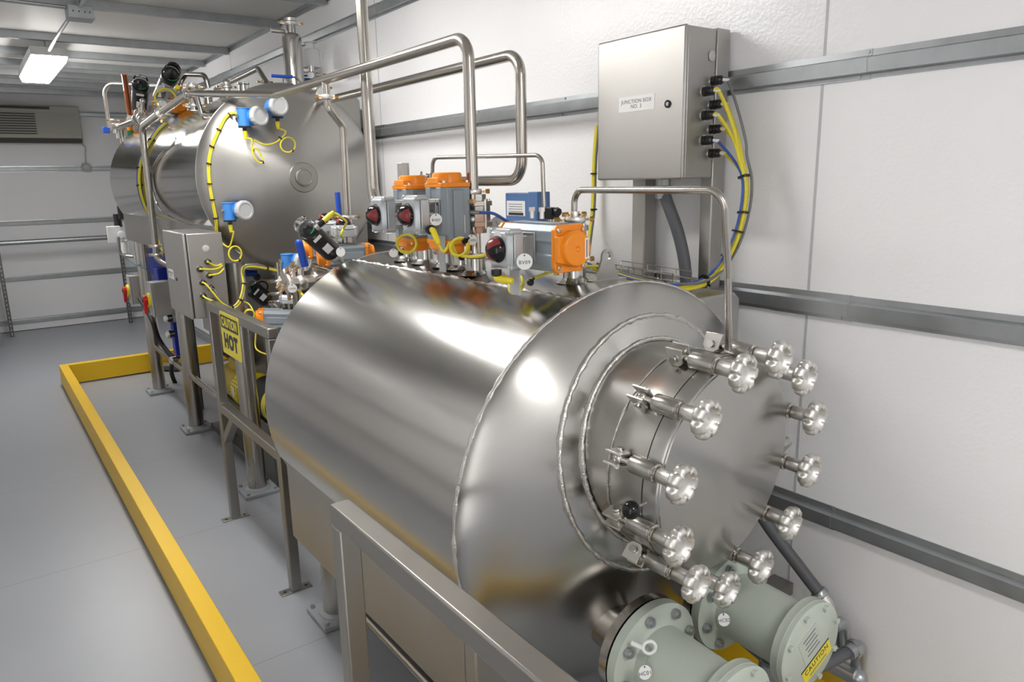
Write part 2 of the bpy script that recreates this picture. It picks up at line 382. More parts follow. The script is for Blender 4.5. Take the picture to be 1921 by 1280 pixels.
# ------------------------------------------------------------------ vessels
def cross_section(cx, cz, R, zl, xl_in, zb, zt, xr, seam, rdeck):
    """outline of jacketed shell with its box: starts at lower left of jacket, goes over the top"""
    P = []
    a0 = math.asin((zl-cz)/R); a0 = pi-a0          # left, below centre
    a1 = pi/2+radians(seam)
    for k in range(41):
        a = a0+(a1-a0)*k/40; P.append((cx+R*cos(a), cz+R*sin(a)))
    return P
def vessel_shell(root, cx, cz, R, y0, y1, zl, zb, zt, xr, seam, mname, deckm):
    J = cross_section(cx, cz, R, zl, 0, zb, zt, xr, seam, 0)
    th = .006; inner = [(cx+(p[0]-cx)*(R-th)/R, cz+(p[1]-cz)*(R-th)/R) for p in J]
    T = Matrix(((1,0,0,0),(0,0,1,0),(0,1,0,0),(0,0,0,1)))   # (x, z, y)
    mb = MB(); n = len(J)
    vs = [(p[0], y, p[1]) for y in (y0, y1) for p in J]+[(p[0], y, p[1]) for y in (y0, y1) for p in inner]
    fs = [(i, i+1, n+i+1, n+i) for i in range(n-1)]+[(2*n+i, 3*n+i, 3*n+i+1, 2*n+i+1) for i in range(n-1)]
    fs += [(0, n, 3*n, 2*n), (n-1, 3*n-1, 4*n-1, 2*n-1)]
    fs += [(i, 2*n+i, 2*n+i+1, i+1) for i in range(n-1)]+[(n+i, n+i+1, 3*n+i+1, 3*n+i) for i in range(n-1)]
    mb.add(vs, fs).build('jacket', mname, root, sharp=50)
    # deck: the slightly lower top strip that carries the nozzles, down to the box top
    a1 = pi/2+radians(seam+1.5); rd = R-.005; a2 = math.asin((zt-cz)/rd); D = []
    for k in range(21):
        a = a1+(a2-a1)*k/20; D.append((cx+rd*cos(a), cz+rd*sin(a)))
    mb = MB(); n = len(D); inn = [(cx+(p[0]-cx)*.96, cz+(p[1]-cz)*.96) for p in D]
    vs = [(p[0], y, p[1]) for y in (y0, y1) for p in D]+[(p[0], y, p[1]) for y in (y0, y1) for p in inn]
    fs = [(i, i+1, n+i+1, n+i) for i in range(n-1)]+[(2*n+i, 3*n+i, 3*n+i+1, 2*n+i+1) for i in range(n-1)]
    fs += [(i, 2*n+i, 2*n+i+1, i+1) for i in range(n-1)]+[(n+i, n+i+1, 3*n+i+1, 3*n+i) for i in range(n-1)]
    fs += [(0, n, 3*n, 2*n), (n-1, 3*n-1, 4*n-1, 2*n-1)]
    mb.add(vs, fs).build('nozzle_deck', deckm, root, sharp=50)
def head_profile(R, crown, knuckle, apex_to_seam):
    """radius -> distance in front of the seam"""
    rk = R-knuckle*.82
    pr = []
    sag = rk*rk/(2*crown)
    top = apex_to_seam
    for k in range(15):
        r = rk*k/14; pr.append((r, top-r*r/(2*crown)))
    r0, h0 = pr[-1]
    for k in range(1, 9):
        t = k/8*pi/2*.93+.07*pi/2
        r = r0+(R-r0)*sin(k/8*pi/2)**.9; h = h0*(1-(k/8))**.62*1.0 if k < 8 else 0
        pr.append((r, h))
    return pr
# ---- front vessel
CX, CZ, RA, YA0, YA1 = 1.322, .895, .542, 1.30, 2.60
BT = 1.362
t1 = thing('jacketed_vessel', 'large brushed steel horizontal tank in front, round clamped door facing the viewer', 'tank', (CX, 1.9, 0))
vessel_shell(t1, CX, CZ, RA, YA0, YA1, .70, .375, BT, 1.80, 17.2, 'tank', 'deck')
# side box / skirt
SKX = .832
boxpoly = [(SKX, .375), (SKX, .74), (CX-.30, CZ+.30), (CX+.27, BT), (1.775, BT), (1.80, BT-.02), (1.80, .375)]
mb = MB()
T = Matrix(((1,0,0,0),(0,0,1,0),(0,1,0,0),(0,0,0,1)))
mb.prism(boxpoly, YA0+.012, YA1-.012, T); mb.build('skirt_box', 'enc', t1, bevel=.006)
# rear flat end
mb = MB()
mb.lathe([(RA-.004, 0), (RA-.004, .03), (RA*.9, .07), (0, .12)], (CX, YA1-.02, CZ), (0, 1, 0), 64); mb.build('rear_head', 'satin', t1)
# front dished head
def headA(r): # y of front surface
    if r < .40: return 1.14+r*r/2.16
    t = min(1, (r-.40)/(.542-.40)); return 1.2141+.0526*t+.0333*(1-sqrt(max(0, 1-t*t)))
pr_ = [(.002, 1.30-headA(0))]+[(.0333*k, 1.30-headA(.0333*k)) for k in range(1, 12)]+[(.40+.142*sin(k/16*pi/2), 1.30-headA(.40+.142*sin(k/16*pi/2))) for k in range(0, 17)]
recenter(MB().lathe(pr_[::-1], (CX, 1.30, CZ), (0, -1, 0), 96).build('front_head', 'spun', t1, sharp=60), (CX, 1.3, CZ))
MB().torus((CX, 1.302, CZ), (0, 1, 0), RA-.001, .0052, 300, 8, jit=.35).build('weld_seam', 'weld', t1)
# longitudinal weld along the deck edge
aS = pi/2+radians(17.6); xs, zs = CX+(RA-.001)*cos(aS), CZ+(RA-.001)*sin(aS)
MB().sweep([(xs+random.uniform(-.001, .001), 1.305+k*.0125, zs+random.uniform(-.001, .001)) for k in range(104)], .0055, 6, jit=.55).build('weld_seam', 'weld', t1)
MC = Vector((1.322, .977, 1.043)); MN = Vector((.061, -.9969, -.0488)).normalized()
MU = Vector((.9981, .061, 0)).normalized(); MV = MU.cross(MN); MV = -MV if MV.z < 0 else MV
# reinforcing pad on the head, tilted with the dish
pc = Vector((CX, 1.197, 1.041)); pn = Vector((0, -cos(radians(8)), sin(radians(8))))
PT = frame(pc, pn)
mb = MB(); vs = []; fs = []; n = 72
rings = [.23, .27, .30, .315, .319]
for j, r in enumerate(rings):
    for k in range(n):
        a = 2*pi*k/n; x = CX+r*cos(a); z = 1.041+r*sin(a); d = hypot(x-CX, z-CZ)
        vs.append((x, headA(d)-(.006 if j < 4 else .0), z))
for j in range(len(rings)-1):
    for k in range(n): fs.append((j*n+k, j*n+(k+1) % n, (j+1)*n+(k+1) % n, (j+1)*n+k))
mb.add(vs, fs).build('reinforcing_pad', 'tank', t1)
mb = MB(); P = []
for k in range(200):
    a = 2*pi*k/200; r = .318+random.uniform(-.0008, .0008); x = CX+r*cos(a); z = 1.041+r*sin(a); P.append((x, headA(hypot(x-CX, z-CZ))-.003, z))
mb.sweep(P, .0068, 8, closed=True, jit=.3); mb.build('weld_seam', 'weld', t1)
mb = MB(); P = []
for k in range(180):
    a = 2*pi*k/180; r = .2535; x = 1.310+r*cos(a); z = 1.053+r*sin(a); P.append((x, headA(hypot(x-CX, z-CZ))-.008, z))
mb.sweep(P, .0062, 8, closed=True, jit=.3); mb.build('weld_seam', 'weld', t1)
# manway neck (lathe around tilted axis MN, s measured toward viewer from MC)
def S(s): return MC+MN*s
MB().lathe([(.2475, -.27), (.2475, -.125), (.2505, -.118), (.2505, -.062), (.254, -.0625), (.254, -.040), (.2, -.040)], MC, MN, 96).build('manway_neck', 'brushed', t1)
MB().torus(S(-.142), MN, .2485, .0022, 160, 6, jit=.5).build('weld_seam', 'weld', t1)
mb = MB(); mb.lathe([(.24, -.0375), (.2535, -.0375), (.2535, -.004), (.2505, 0), (.246, .0008), (.2445, .003), (.16, .012), (.06, .020), (0, .0235)], MC, MN, 96)
door = recenter(mb.build('manway_door', 'spun', t1, 'round spun steel door with a shallow cone'), MC)
MB().torus(S(-.0385), MN, .2525, .0015, 96, 6).build('door_gasket', 'rubber', t1)
# handle with black ball on the neck
hp = at(1218, 940, 'y', 1.0); hb = at(1184, 957, 'y', .965)
h = MB().cyl(hp, hb, .0042, n=10).cyl(hp+MN*0, hp+(hb-hp)*.06, .008, n=12).build('door_handle', 'chrome', t1)
MB().ball(hb, .0195).build('ball_grip', 'blackg', h, 'black ball')
# hinge lug at the right of the door
hl = MC+MU*.262+MV*-.035
MB(frame(hl-MN*.05, MU, up=MV)).prism([(-.03, -.02), (.03, -.02), (.03, .04), (.018, .05), (-.03, .02)], -.01, .03).build('hinge_lug', 'enc', t1, bevel=.003)
# clamps
for k in range(12):
    a = radians(107-30*k); rd = MU*cos(a)+MV*sin(a); tg = rd.cross(MN)
    base = MC+rd*.268
    def Q(s, r=0): return base+MN*s+rd*r
    b = MB().cyl(Q(-.098), Q(.055), .0078, n=16).ball(Q(-.1), .0135).build('swing_bolt', 'chrome', t1)
    MB().cyl(Q(-.1)-tg*.02, Q(-.1)+tg*.02, .006, n=12).cyl(Q(-.1)-tg*.023, Q(-.1)-tg*.017, .009, n=12).cyl(Q(-.1)+tg*.017, Q(-.1)+tg*.023, .009, n=12).build('pivot_pin', 'chrome', b)
    mb = MB()
    for sg in (-1, 1):
        mb.prism([(-.021, -.026), (.024, -.026), (.020, .010), (.010, .018), (-.012, .018), (-.022, .006)], sg*.013-.0025, sg*.013+.0025, frame(Q(-.1), tg, up=MN))
    mb.build('bolt_bracket', 'cast', b, bevel=.001)
    MB().lathe([(.019, -.062), (.0202, -.060), (.0202, -.004), (.019, -.002)], base, MN, 28).build('sleeve', 'brushed', b)
    MB().lathe([(.019, -.001), (.0205, 0), (.0205, .003), (.017, .005), (.017, .008)], base, MN, 24).build('washer', 'pipe', b)
    kn = MB(); kT = [(.0125, .008), (.0165, .010), (.0165, .040), (.019, .047), (.030, .051), (.039, .057), (.041, .063), (.0405, .072), (.036, .078), (.030, .0795), (.0265, .077), (.023, .067), (.013, .065), (0, .065)]
    kn.M = Matrix.Identity(4); kn.lathe(kT, base, MN, 84, lobe=(7, .12, .0275)); kn.build('hand_knob', 'cast', b, sharp=70)
# lifting lug on the deck
def lug(root, x, y, z, s=1., ax=(1, 0, 0), up=(0, 1, 0)):
    T = frame((x, y, z), ax, up=up)
    mb = MB(); out = []
    for k in range(13): 
        a = -.35+(pi+.7)*k/12; out.append((.022*s*cos(a), .075*s+.022*s*sin(a)))
    poly = [(.052*s, 0)]+out+[(-.052*s, 0)]; inn = [(.0125*s*cos(-2*pi*k/16+pi/2), .074*s+.0125*s*sin(-2*pi*k/16+pi/2)) for k in range(16)]
    # ring-like plate with a hole: outer to hole strips
    n = 16; O = []
    for k in range(n):
        a = -2*pi*k/16+pi/2; d = Vector((cos(a), sin(a))); best = None
        c0 = Vector((0, .074*s)); pts = poly+[poly[0]]
        for i in range(len(poly)):
            p, q = Vector(pts[i]), Vector(pts[i+1]); e = q-p; den = d.x*e.y-d.y*e.x
            if abs(den) < 1e-9: continue
            w = p-c0; tt = (w.x*e.y-w.y*e.x)/den; uu = (w.x*d.y-w.y*d.x)/den
            if tt > 0 and -1e-6 <= uu <= 1+1e-6 and (best is None or tt < best): best = tt
        O.append(tuple(c0+d*(best or .02)))
    # exact bottom corners
    bl = min(range(n), key=lambda i: (Vector(O[i])-Vector((-.052*s, 0))).length); O[bl] = (-.052*s, 0)
    br = min(range(n), key=lambda i: (Vector(O[i])-Vector((.052*s, 0))).length); O[br] = (.052*s, 0)
    vs = [(p[0], p[1], h) for h in (-.004, .004) for p in O]+[(p[0], p[1], h) for h in (-.004, .004) for p in inn]
    fs = []
    for i in range(n):
        j = (i+1) % n
        fs += [(i, j, 2*n+j, 2*n+i), (n+i, 3*n+i, 3*n+j, n+j), (i, n+i, n+j, j), (2*n+i, 2*n+j, 3*n+j, 3*n+i)]
    mb.add(vs, fs, T); return mb.build('lifting_lug', 'brushed', root, bevel=.001)
def lug_oriented(root, p, wdir, s=1.):
    w = Vector(wdir).normalized(); z = Vector((0, 0, 1)); nrm = w.cross(z)
    T = Matrix((w, z, nrm)).transposed().to_4x4(); T.translation = Vector(p)
    o_ = lug(root, 0, 0, 0, s, (0, 0, 1), (1, 0, 0))
    L0 = o_.location.copy()
    for v in o_.data.vertices: v.co = T @ v.co
    return o_
lug_oriented(t1, (1.352, 1.41, 1.428), (1, 0, 0), .88)
MB().cbox((1.352, 1.41, 1.43), (.12, .03, .006)).build('lug_base', 'brushed', t1)
# nozzle collars on the deck, each with a flared weld pad
for y, x in ((1.461, 1.283), (1.845, 1.222), (1.97, 1.25), (2.06, 1.25), (2.20, 1.25), (2.33, 1.25)):
    z = CZ+sqrt((RA-.005)**2-(x-CX)**2)
    MB().lathe([(.05, -.004), (.038, .003), (.031, .010), (.0295, .045), (.034, .048), (.034, .055), (.025, .055)], (x, y, z), (0, 0, 1), 28).build('nozzle', 'polished', t1)
# data plate on skirt + legs + rail
MB().box((SKX-.003, 1.36, .47), (SKX, 1.52, .66)).build('panel_outline', 'enc', t1, bevel=.001)
def leg(root, x, y, ztop, r=.055, mk='brushed'):
    l = MB().cyl((x, y, .02), (x, y, ztop), r, n=32).build('leg', mk, root)
    mb = MB().box((x-.095, y-.095, .0), (x+.095, y+.095, .022)); mb.lathe([(r+.02, .022), (r+.004, .032), (r, .034)], (x, y, 0), (0, 0, 1), 32)
    mb.build('foot_pad', 'pad', l, bevel=.004)
    for sx in (-1, 1):
        for sy in (-1, 1): MB().hexa((x+sx*.075, y+sy*.075, .022), (x+sx*.075, y+sy*.075, .034), .009).build('anchor_bolt', 'galv', l)
for x in (.972, 1.66):
    for y in (2.55, 1.5): leg(t1, x, y, .38)
MB().cyl((.972, 1.5, .13), (.972, 2.55, .13), .0185).build('rail_pipe', 'pipe', t1)
MB().cyl((1.66, 1.5, .13), (1.66, 2.49, .13), .0185).build('rail_pipe', 'pipe', t1)

# ---- rear vessel
C2, Z2, R2, YB0, YB1 = 1.445, 1.725, .49, 3.95, 6.62
t2 = thing('jacketed_vessel', 'large polished steel horizontal tank at the back, raised on tall pipe legs', 'tank', (C2, 5.2, 0))
def head2(r):
    if r < .43: return 3.785+r*r/2.0
    t = min(1, (r-.43)/(.49-.43)); return 3.8775+.0725*(1-sqrt(max(0, 1-t*t)))
def on_head2(u, v, off=0.0):
    y = 3.8
    for _ in range(40):
        p = at(u, v, 'y', y); r = min(hypot(p.x-C2, p.z-Z2), .489); y = .5*y+.5*(head2(r)-off)
    return at(u, v, 'y', y)
def on_cyl(u, v, cx, cz, R, near=True):
    w = ray(u, v); ox, oz = -cx, CAMZ-cz
    a = w.x**2+w.z**2; b = 2*(ox*w.x+oz*w.z); c_ = ox*ox+oz*oz-R*R; d = max(0, b*b-4*a*c_)
    return EYE+w*((-b-sqrt(d))/(2*a))
vessel_shell(t2, C2, Z2, R2, YB0, YB1, 1.49, 1.287, 2.163, 1.877, 25, 'polished', 'polished')
bp2 = [(1.013, 1.287), (1.013, 1.55), (C2-.28, Z2+.28), (C2+.18, 2.163), (1.862, 2.163), (1.877, 2.148), (1.877, 1.287)]
MB().prism(bp2, YB0+.012, YB1-.012, T).build('skirt_box', 'satin', t2, bevel=.004)
pr2 = [(.002, YB0-head2(0))]+[(.043*k, YB0-head2(.043*k)) for k in range(1, 11)]+[(.43+.06*sin(k/8*pi/2), YB0-head2(.43+.06*sin(k/8*pi/2))) for k in range(1, 9)]
recenter(MB().lathe(pr2[::-1], (C2, YB0, Z2), (0, -1, 0), 96).build('front_head', 'spun2', t2, sharp=60), (C2, YB0, Z2))
MB().lathe([(R2-.003, 0), (R2*.9, .06), (0, .13)], (C2, YB1-.01, Z2), (0, 1, 0), 64).build('rear_head', 'satin', t2)
MB().torus((C2, YB0+.001, Z2), (0, 1, 0), R2, .003, 160, 6).build('weld_seam', 'brushed', t2)
b0 = at(570, 333, 'y', 3.785)
MB().lathe([(.078, 0), (.074, .004), (.048, .006), (.046, .014), (.04, .016), (.038, .013), (0, .013)], (b0.x, head2(hypot(b0.x-C2, b0.z-Z2))+.002, b0.z), (0, -1, 0), 40).build('capped_nozzle', 'satin', t2)
# jacket contour bead on the side
cp = [on_cyl(u, v, C2, Z2, R2+.001) for u, v in ((330, 258), (322, 274), (303, 288), (289, 310), (284, 335), (287, 362), (297, 387), (315, 405), (340, 417), (372, 424))]
MB().sweep(spline(cp), .006, 8).build('jacket_bead', 'polished', t2)
for x in (1.105, 1.785):
    for y in (3.97, 5.33, 6.56): leg(t2, x, y, 1.30, .05)
MB().cyl((1.105, 3.97, .40), (1.105, 6.56, .40), .02).build('rail_pipe', 'pipe', t2)
MB().cyl((1.785, 3.97, .40), (1.785, 6.56, .40), .02).build('rail_pipe', 'pipe', t2)
lug_oriented(t2, (1.52, 4.15, 2.20), (.1, -1, 0), .75)
for y in (4.35, 4.75, 5.1, 5.5, 5.9, 6.25):
    MB().lathe([(.05, -.01), (.028, .004), (.026, .04), (.032, .044), (.032, .052), (.02, .052)], (1.36, y, 2.205), (0, 0, 1), 24).build('nozzle', 'polished', t2)
# ------------------------------------------------------------------ shared fittings
X, Y_, Z_ = Vector((1,0,0)), Vector((0,1,0)), Vector((0,0,1))
def clamp_ring(root, p, ax, R, side=(1, 0, 0), name='pipe_clamp', brass=True):
    """hinged two-bolt pipe clamp"""
    p = Vector(p); ax = Vector(ax).normalized(); sd = Vector(side); sd = (sd-ax*sd.dot(ax)).normalized()
    mb = MB(); mb.lathe([(R*.8, -.008), (R*1.18, -.008), (R*1.28, -.003), (R*1.28, .003), (R*1.18, .008), (R*.8, .008)], p, ax, 28)
    for s in (-1, 1):
        q = p+sd*s*R*1.45
        mb.cbox((0, 0, 0), (R*.55, .012, .016), frame(q, ax, up=sd))
    c = mb.build(name, 'cast', root)
    for s in (-1, 1):
        k = MB(); q = p+sd*s*R*1.5; k.cyl(q-ax.cross(sd)*.014, q+ax.cross(sd)*.014, .0035, n=8)
        k.hexa(q+sd*s*-.001, q+sd*s*(R*.1+.016), .007)
        k.build('wing_nut', 'brass' if brass else 'cast', c)
    return c
def pipe_thing(name, label, pts, r, bend, cat='pipe', mk='pipe', clamps=(), grp=None):
    P0 = Vector(pts[0]); t = thing(name, label, cat, P0, grp)
    MB().pipe(pts, r, bend, 18, 8).build('tube', mk, t)
    for c in clamps: clamp_ring(t, c[0], c[1], r*1.25, c[2] if len(c) > 2 else (1, 0, 0))
    return t
def disc_tag(p, ax, s, label, txt, chain=None, r=.0165):
    """round white engraved tag on a bead chain"""
    p = Vector(p); ax = Vector(ax).normalized()
    t = thing('round_tag', label, 'tag', p)
    up = (Z_-ax*Z_.dot(ax)).normalized()
    MB().lathe([(r, -.0008), (r, .0008)], p, ax, 28).build('disc', 'whitep', t)
    MB().lathe([(.0022, 0), (.0022, .0003)], p+up*r*.76+ax*.0009, ax, 12).build('hole', 'black', t)
    if txt: text(txt, r*s, p+ax*.0012-up*r*.12, ax, up, 'ink', parent=t)
    if chain is not None:
        mb = MB(); P = fillet([p+up*r*.76, Vector(chain)], .01); a, b = p+up*r*.76+ax*.001, Vector(chain)
        n = max(4, int((b-a).length/.0042))
        for i in range(n+1): mb.ball(a+(b-a)*i/n, .0015, 8, 4)
        mb.build('bead_chain', 'chrome', t)
    return t
def cable(root, pts, r=.0042, mk='cable_y', n=7, name='cable'):
    return MB().sweep(spline(pts, n), r, 8).build(name, mk, root)
def tie(root, p, ax, R):
    p = Vector(p); ax = Vector(ax).normalized()
    return MB().lathe([(R*.7, -.003), (R, -.003), (R, .003), (R*.7, .003)], p, ax, 16).cbox((0, 0, 0), (.012, .006, .006), frame(p+ax.orthogonal().normalized()*R*1.1, ax)).build('cable_tie', 'black', root)

# ------------------------------------------------------------------ guard frames
def guard(label, x0, x1, ya, yb, zt, zm, feet=True, stubs=()):
    t = thing('guard_frame', label, 'guard rail', ((x0+x1)/2, (ya+yb)/2, 0)); w = x1-x0
    for y in (ya, yb):
        p = MB().box((x0, y-w/2, .006 if feet else 0), (x1, y+w/2, zt-w)).build('post', 'frame', t, bevel=.004)
        mb = MB().box((x0-.045, y-w/2, 0), (x1+.045, y+w/2, .006)); mb.build('foot_plate', 'frame', p, bevel=.001)
        for dx in (-.03, .03):
            MB().lathe([(.007, 0), (.007, .0008)], ((x0 if dx < 0 else x1)+dx*.8, y, .006), Z_, 12).build('bolt_hole', 'black', p)
    MB().box((x0, min(ya, yb)-w/2, zt-w), (x1, max(ya, yb)+w/2, zt)).build('top_rail', 'frame', t, bevel=.005)
    if zm: MB().box((x0, min(ya, yb)+w/2, zm-w), (x1, max(ya, yb)-w/2, zm)).build('middle_rail', 'frame', t, bevel=.004)
    for (a, b) in stubs:
        a, b = Vector(a), Vector(b); d = b-a
        MB().cbox((0, 0, d.length/2), (w*.9, w*.9, d.length), frame(a, d, up=Y_)).build('brace', 'frame', t, bevel=.003)
    return t
guard('brushed steel guard frame in the middle carrying the yellow hot warning sign', .880, .924, 3.705, 2.835, 1.148, .632,
      stubs=(((.902, 3.69, .44), (.902, 3.50, .60)), ((.924, 2.835, .50), (1.0, 2.835, .50))))
guard('brushed steel guard frame nearest the viewer at the bottom, cut by the picture edge', .548, .596, 1.415, .42, 1.012, None)
# sign
sg = thing('warning_sign', 'yellow and black caution hot sign on the guard frame', 'sign', (.876, 3.2, 1.05))
A_, B_, C_, D_ = [at(u, v, 'x', .8785) for u, v in ((411.5, 583), (446, 598), (454.5, 678), (419.5, 663))]
yl, yr, zt_, zb_ = (A_.y+D_.y)/2, (B_.y+C_.y)/2, (A_.z+B_.z)/2, (C_.z+D_.z)/2
def rrect(y0, y1, z0, z1, r, n=5):
    P = []
    for cx, cy, a in ((y1-r, z1-r, 0), (y0+r, z1-r, 90), (y0+r, z0+r, 180), (y1-r, z0+r, 270)):
        for k in range(n+1): q = radians(a+90*k/n); P.append((cx+r*cos(q), cy+r*sin(q)))
    return P
TX = Matrix(((0,0,-1,0),(1,0,0,0),(0,1,0,0),(0,0,0,1)))   # (a,b,h)->(x=-h,y=a,z=b)
MB().prism(rrect(yr, yl, zb_, zt_, .012), -.8795, -.8775+.0, Matrix(((0,0,-1,0),(1,0,0,0),(0,1,0,0),(0,0,0,1)))).build('plate', 'sign', sg)
hh = zt_-zb_; ww = yl-yr; ym = (yl+yr)/2
MB().prism(rrect(yr+.012, yl-.012, zt_-hh*.385, zt_-hh*.075, .006), -.8774, -.8768, TX).build('black_panel', 'black', sg)
for b in sg.children: pass
text('CAUTION', hh*.2, (.8764, ym, zt_-hh*.235), (-1, 0, 0), Z_, 'sign', parent=sg, stretch=1.45, bold=.0016, wide=ww*.80/(hh*.2)/4.85)
text('HOT', hh*.34, (.8772, ym, zb_+hh*.32), (-1, 0, 0), Z_, 'ink', parent=sg, stretch=1.3, bold=.0045, wide=ww*.66/(hh*.34)/2.1)

# ------------------------------------------------------------------ heaters
def heater(x, z, yf, label, cap, eye, lab):
    t = thing('flanged_heater', label, 'heater', (x, yf, z)); o = (x, yf, z); V = (-.03, -1, -.02)
    d = Vector(V).normalized(); O = Vector(o)
    hb = O-d*.2
    MB().lathe([(.115, -.03), (.10, -.016), (.08, -.008), (.062, 0), (.062, .12), (.125, .121), (.133, .126), (.133, .150)], hb+d*.02, d, 48).build('vessel_flange', 'pipe', t)
    MB().lathe([(.128, 0), (.128, .004)], O-d*.028, d, 48).build('gasket', 'rubber', t)
    MB().lathe([(.134, -.022), (.134, .002), (.095, .005), (.084, .014), (.084, cap-.02)], O-d*.002, d, 56).build('housing', 'sage', t)
    for k in range(8):
        a = 2*pi*(k+.35)/8; T = frame(O, d); q = T @ Vector((.112*cos(a), .112*sin(a), .003))
        b = MB().hexa(q, q+d*.012, .0125).cyl(q+d*.012, q+d*.017, .007, n=12); b.hexa(q-d*.062, q-d*.05, .0125); b.cyl(q-d*.055, q+d*.002, .006, n=8); b.build('flange_bolt', 'galv', t)
    C = O+d*(cap-.02)
    cp = MB().lathe([(.084, -.012), (.112, -.008), (.112, .008), (.1125, .009), (.1125, .012), (.112, .0125), (.112, .024), (.108, .027), (0, .027)], C, d, 56).build('end_cap', 'sage', t)
    for k in range(8):
        a = 2*pi*(k+.5)/8; T = frame(C, d, up=Z_); q = T @ Vector((.1*cos(a), .1*sin(a), .027)); MB().hexa(q, q+d*.008, .0075).build('cap_bolt', 'sage', cp)
    if lab:
        up = Vector((-.55, 0, 1)); up = (up-d*up.dot(d)).normalized(); rt = up.cross(d)*-1; P = C+d*.0275
        T = Matrix((rt, up, d)).transposed().to_4x4(); T.translation = P+up*.012
        MB(T).cbox((0, 0, 0), (.075, .085, .0006)).build('data_plate', 'sage', cp)
        for j in range(5): MB(T).cbox((-.004, .03-j*.013, .0006), (.05-.01*(j % 2), .0035, .0004)).build('printed_line', 'inkb', cp)
        T2 = T.copy(); T2.translation = P-up*.057
        MB(T2).cbox((0, 0, 0), (.115, .042, .0008)).build('caution_label', 'sign', cp)
        MB(T2).cbox((0, .022, 0), (.117, .003, .001)).build('label_border', 'black', cp)
        text('CAUTION', .02, P-up*.05+d*.0009, d, up, 'ink', parent=cp)
        MB(T2).cbox((0, -.012, .0008), (.07, .003, .0004)).build('printed_line', 'inkb', cp)
    return t, O, d, C
h1, O1, d1, C1 = heater(1.172, .578, 1.045, 'pale green flanged heater nearest the guard frame, cut by the bottom edge', .235, True, False)
h2, O2, d2, C2_ = heater(1.478, .598, 1.055, 'pale green flanged heater beside the wall with a caution label on its cap', .225, False, True)
e = at(1218, 1215, 'y', 1.0)
MB().torus(e, (-.5, -.8, .1), .0145, .0042, 28, 10).cyl(e+Vector((-.014, .006, .002)), e+Vector((-.026, .03, .006)), .006, n=12).build('eye_bolt', 'whitep', h1)
disc_tag(at(1210, 1262, 'y', .985), (-.35, -.9, .3), .75, 'white round tag HC01 hanging from the eye bolt of the near heater', 'HC01', e-Z_*.014, r=.0158)
disc_tag(at(1358, 1163, 'y', 1.0), (-.45, -.8, .4), .75, 'white round tag HC02 hanging on a bead chain from the heater by the wall', 'HC02', at(1358, 1137, 'y', 1.0), r=.0158)
# conduits at the foot of the wall
c1 = at(1440, 985, 'x', 1.80); c2 = at(1500, 1065, 'x', 1.84); c3 = at(1533, 1108, 'x', 1.86)
t = thing('flexible_conduit', 'grey flexible conduit dropping down the wall to a bright elbow', 'conduit', c3)
MB().sweep(spline([at(1400, 915, 'x', 1.76), c1, c2, c3], 8), .0185, 16).build('sleeve', 'conduit', t)
e1 = c3+Vector((.0, -.02, -.05))
f = MB().lathe([(.022, 0), (.025, .004), (.025, .018), (.02, .022)], c3, (c3-c2), 8).build('hex_nut', 'galv', t)
MB().sweep(fillet([c3+(c3-c2).normalized()*.02, c3+(c3-c2).normalized()*.05, c3+Vector((0, -.03, -.12))], .03), .02, 14).build('elbow_fitting', 'cast', t)
MB().cyl(c3+Vector((0, -.03, -.10)), c3+Vector((0, -.03, -.2)), .019).build('stub', 'conduit', t)
q1 = at(1602, 1218, 'x', 1.86); q0 = at(1500, 1268, 'x', 1.66)
t = thing('flexible_conduit', 'grey flexible conduit crossing low in front of the labelled heater cap', 'conduit', q1)
MB().sweep(spline([at(1400, 1300, 'x', 1.5), q0, q1], 8), .0175, 16).build('sleeve', 'conduit', t)
MB().sweep(fillet([q1-Vector((.03, 0, -.0)), q1+Vector((.025, -.004, .008)), q1+Vector((.035, .0, -.09))], .03), .021, 14).build('elbow_fitting', 'galv', t)
MB().lathe([(.027, -.007), (.027, .007)], q1+Vector((.0, 0, .002)), (q1-q0), 8).build('hex_nut', 'galv', t)
MB().cyl(q1+Vector((.035, 0, -.07)), q1+Vector((.035, 0, -.2)), .02).build('stub', 'conduit', t)
q2 = at(1570, 1170, 'x', 1.88)
t = thing('flexible_conduit', 'short grey conduit elbow beside the wall above the lower one', 'conduit', q2)
MB().sweep(spline([q2+Vector((-.16, .10, .02)), q2], 8), .017, 14).build('sleeve', 'conduit', t)
MB().sweep(fillet([q2-Vector((.02, 0, 0)), q2+Vector((.02, -.006, .0)), q2+Vector((.03, -.01, -.08))], .025), .02, 14).build('elbow_fitting', 'galv', t)
g0 = at(1540, 1235, 'x', 1.87); g1 = at(1610, 1272, 'x', 1.87)
t = thing('conduit_fitting', 'bright cast conduit body with a screwed cover low beside the wall', 'conduit fitting', g1)
MB().sweep([g0+Vector((0, .1, .0)), g0, g1], .026, 18).build('casing', 'galv', t)
MB().ball(g1, .026).build('rounded_end', 'galv', t)
MB().sweep([g0+Vector((-.018, .0, .018)), g1+Vector((-.018, .0, .018))], .014, 12).build('cover', 'cast', t)
b1 = at(1450, 1095, 'x', 1.88)
tag(MB().box((1.80, b1.y-.02, b1.z-.06), (XR-.005, b1.y+.05, b1.z-.02)).box((1.80, b1.y-.02, b1.z-.02), (1.815, b1.y+.05, b1.z+.03)).build('wall_bracket', 'frame'),
    'dark steel bracket on the wall behind the labelled heater', 'bracket')
tag(MB().cyl((1.62, .98, .40), (1.70, 1.32, .40), .045).cyl((1.7, 1.32, .40), (1.7, 1.32, .0), .03).build('drain_hose', 'conduit'), 'thick dark grey hose on the floor behind the labelled heater', 'hose')
a_ = at(1428, 1245, 'y', .93)
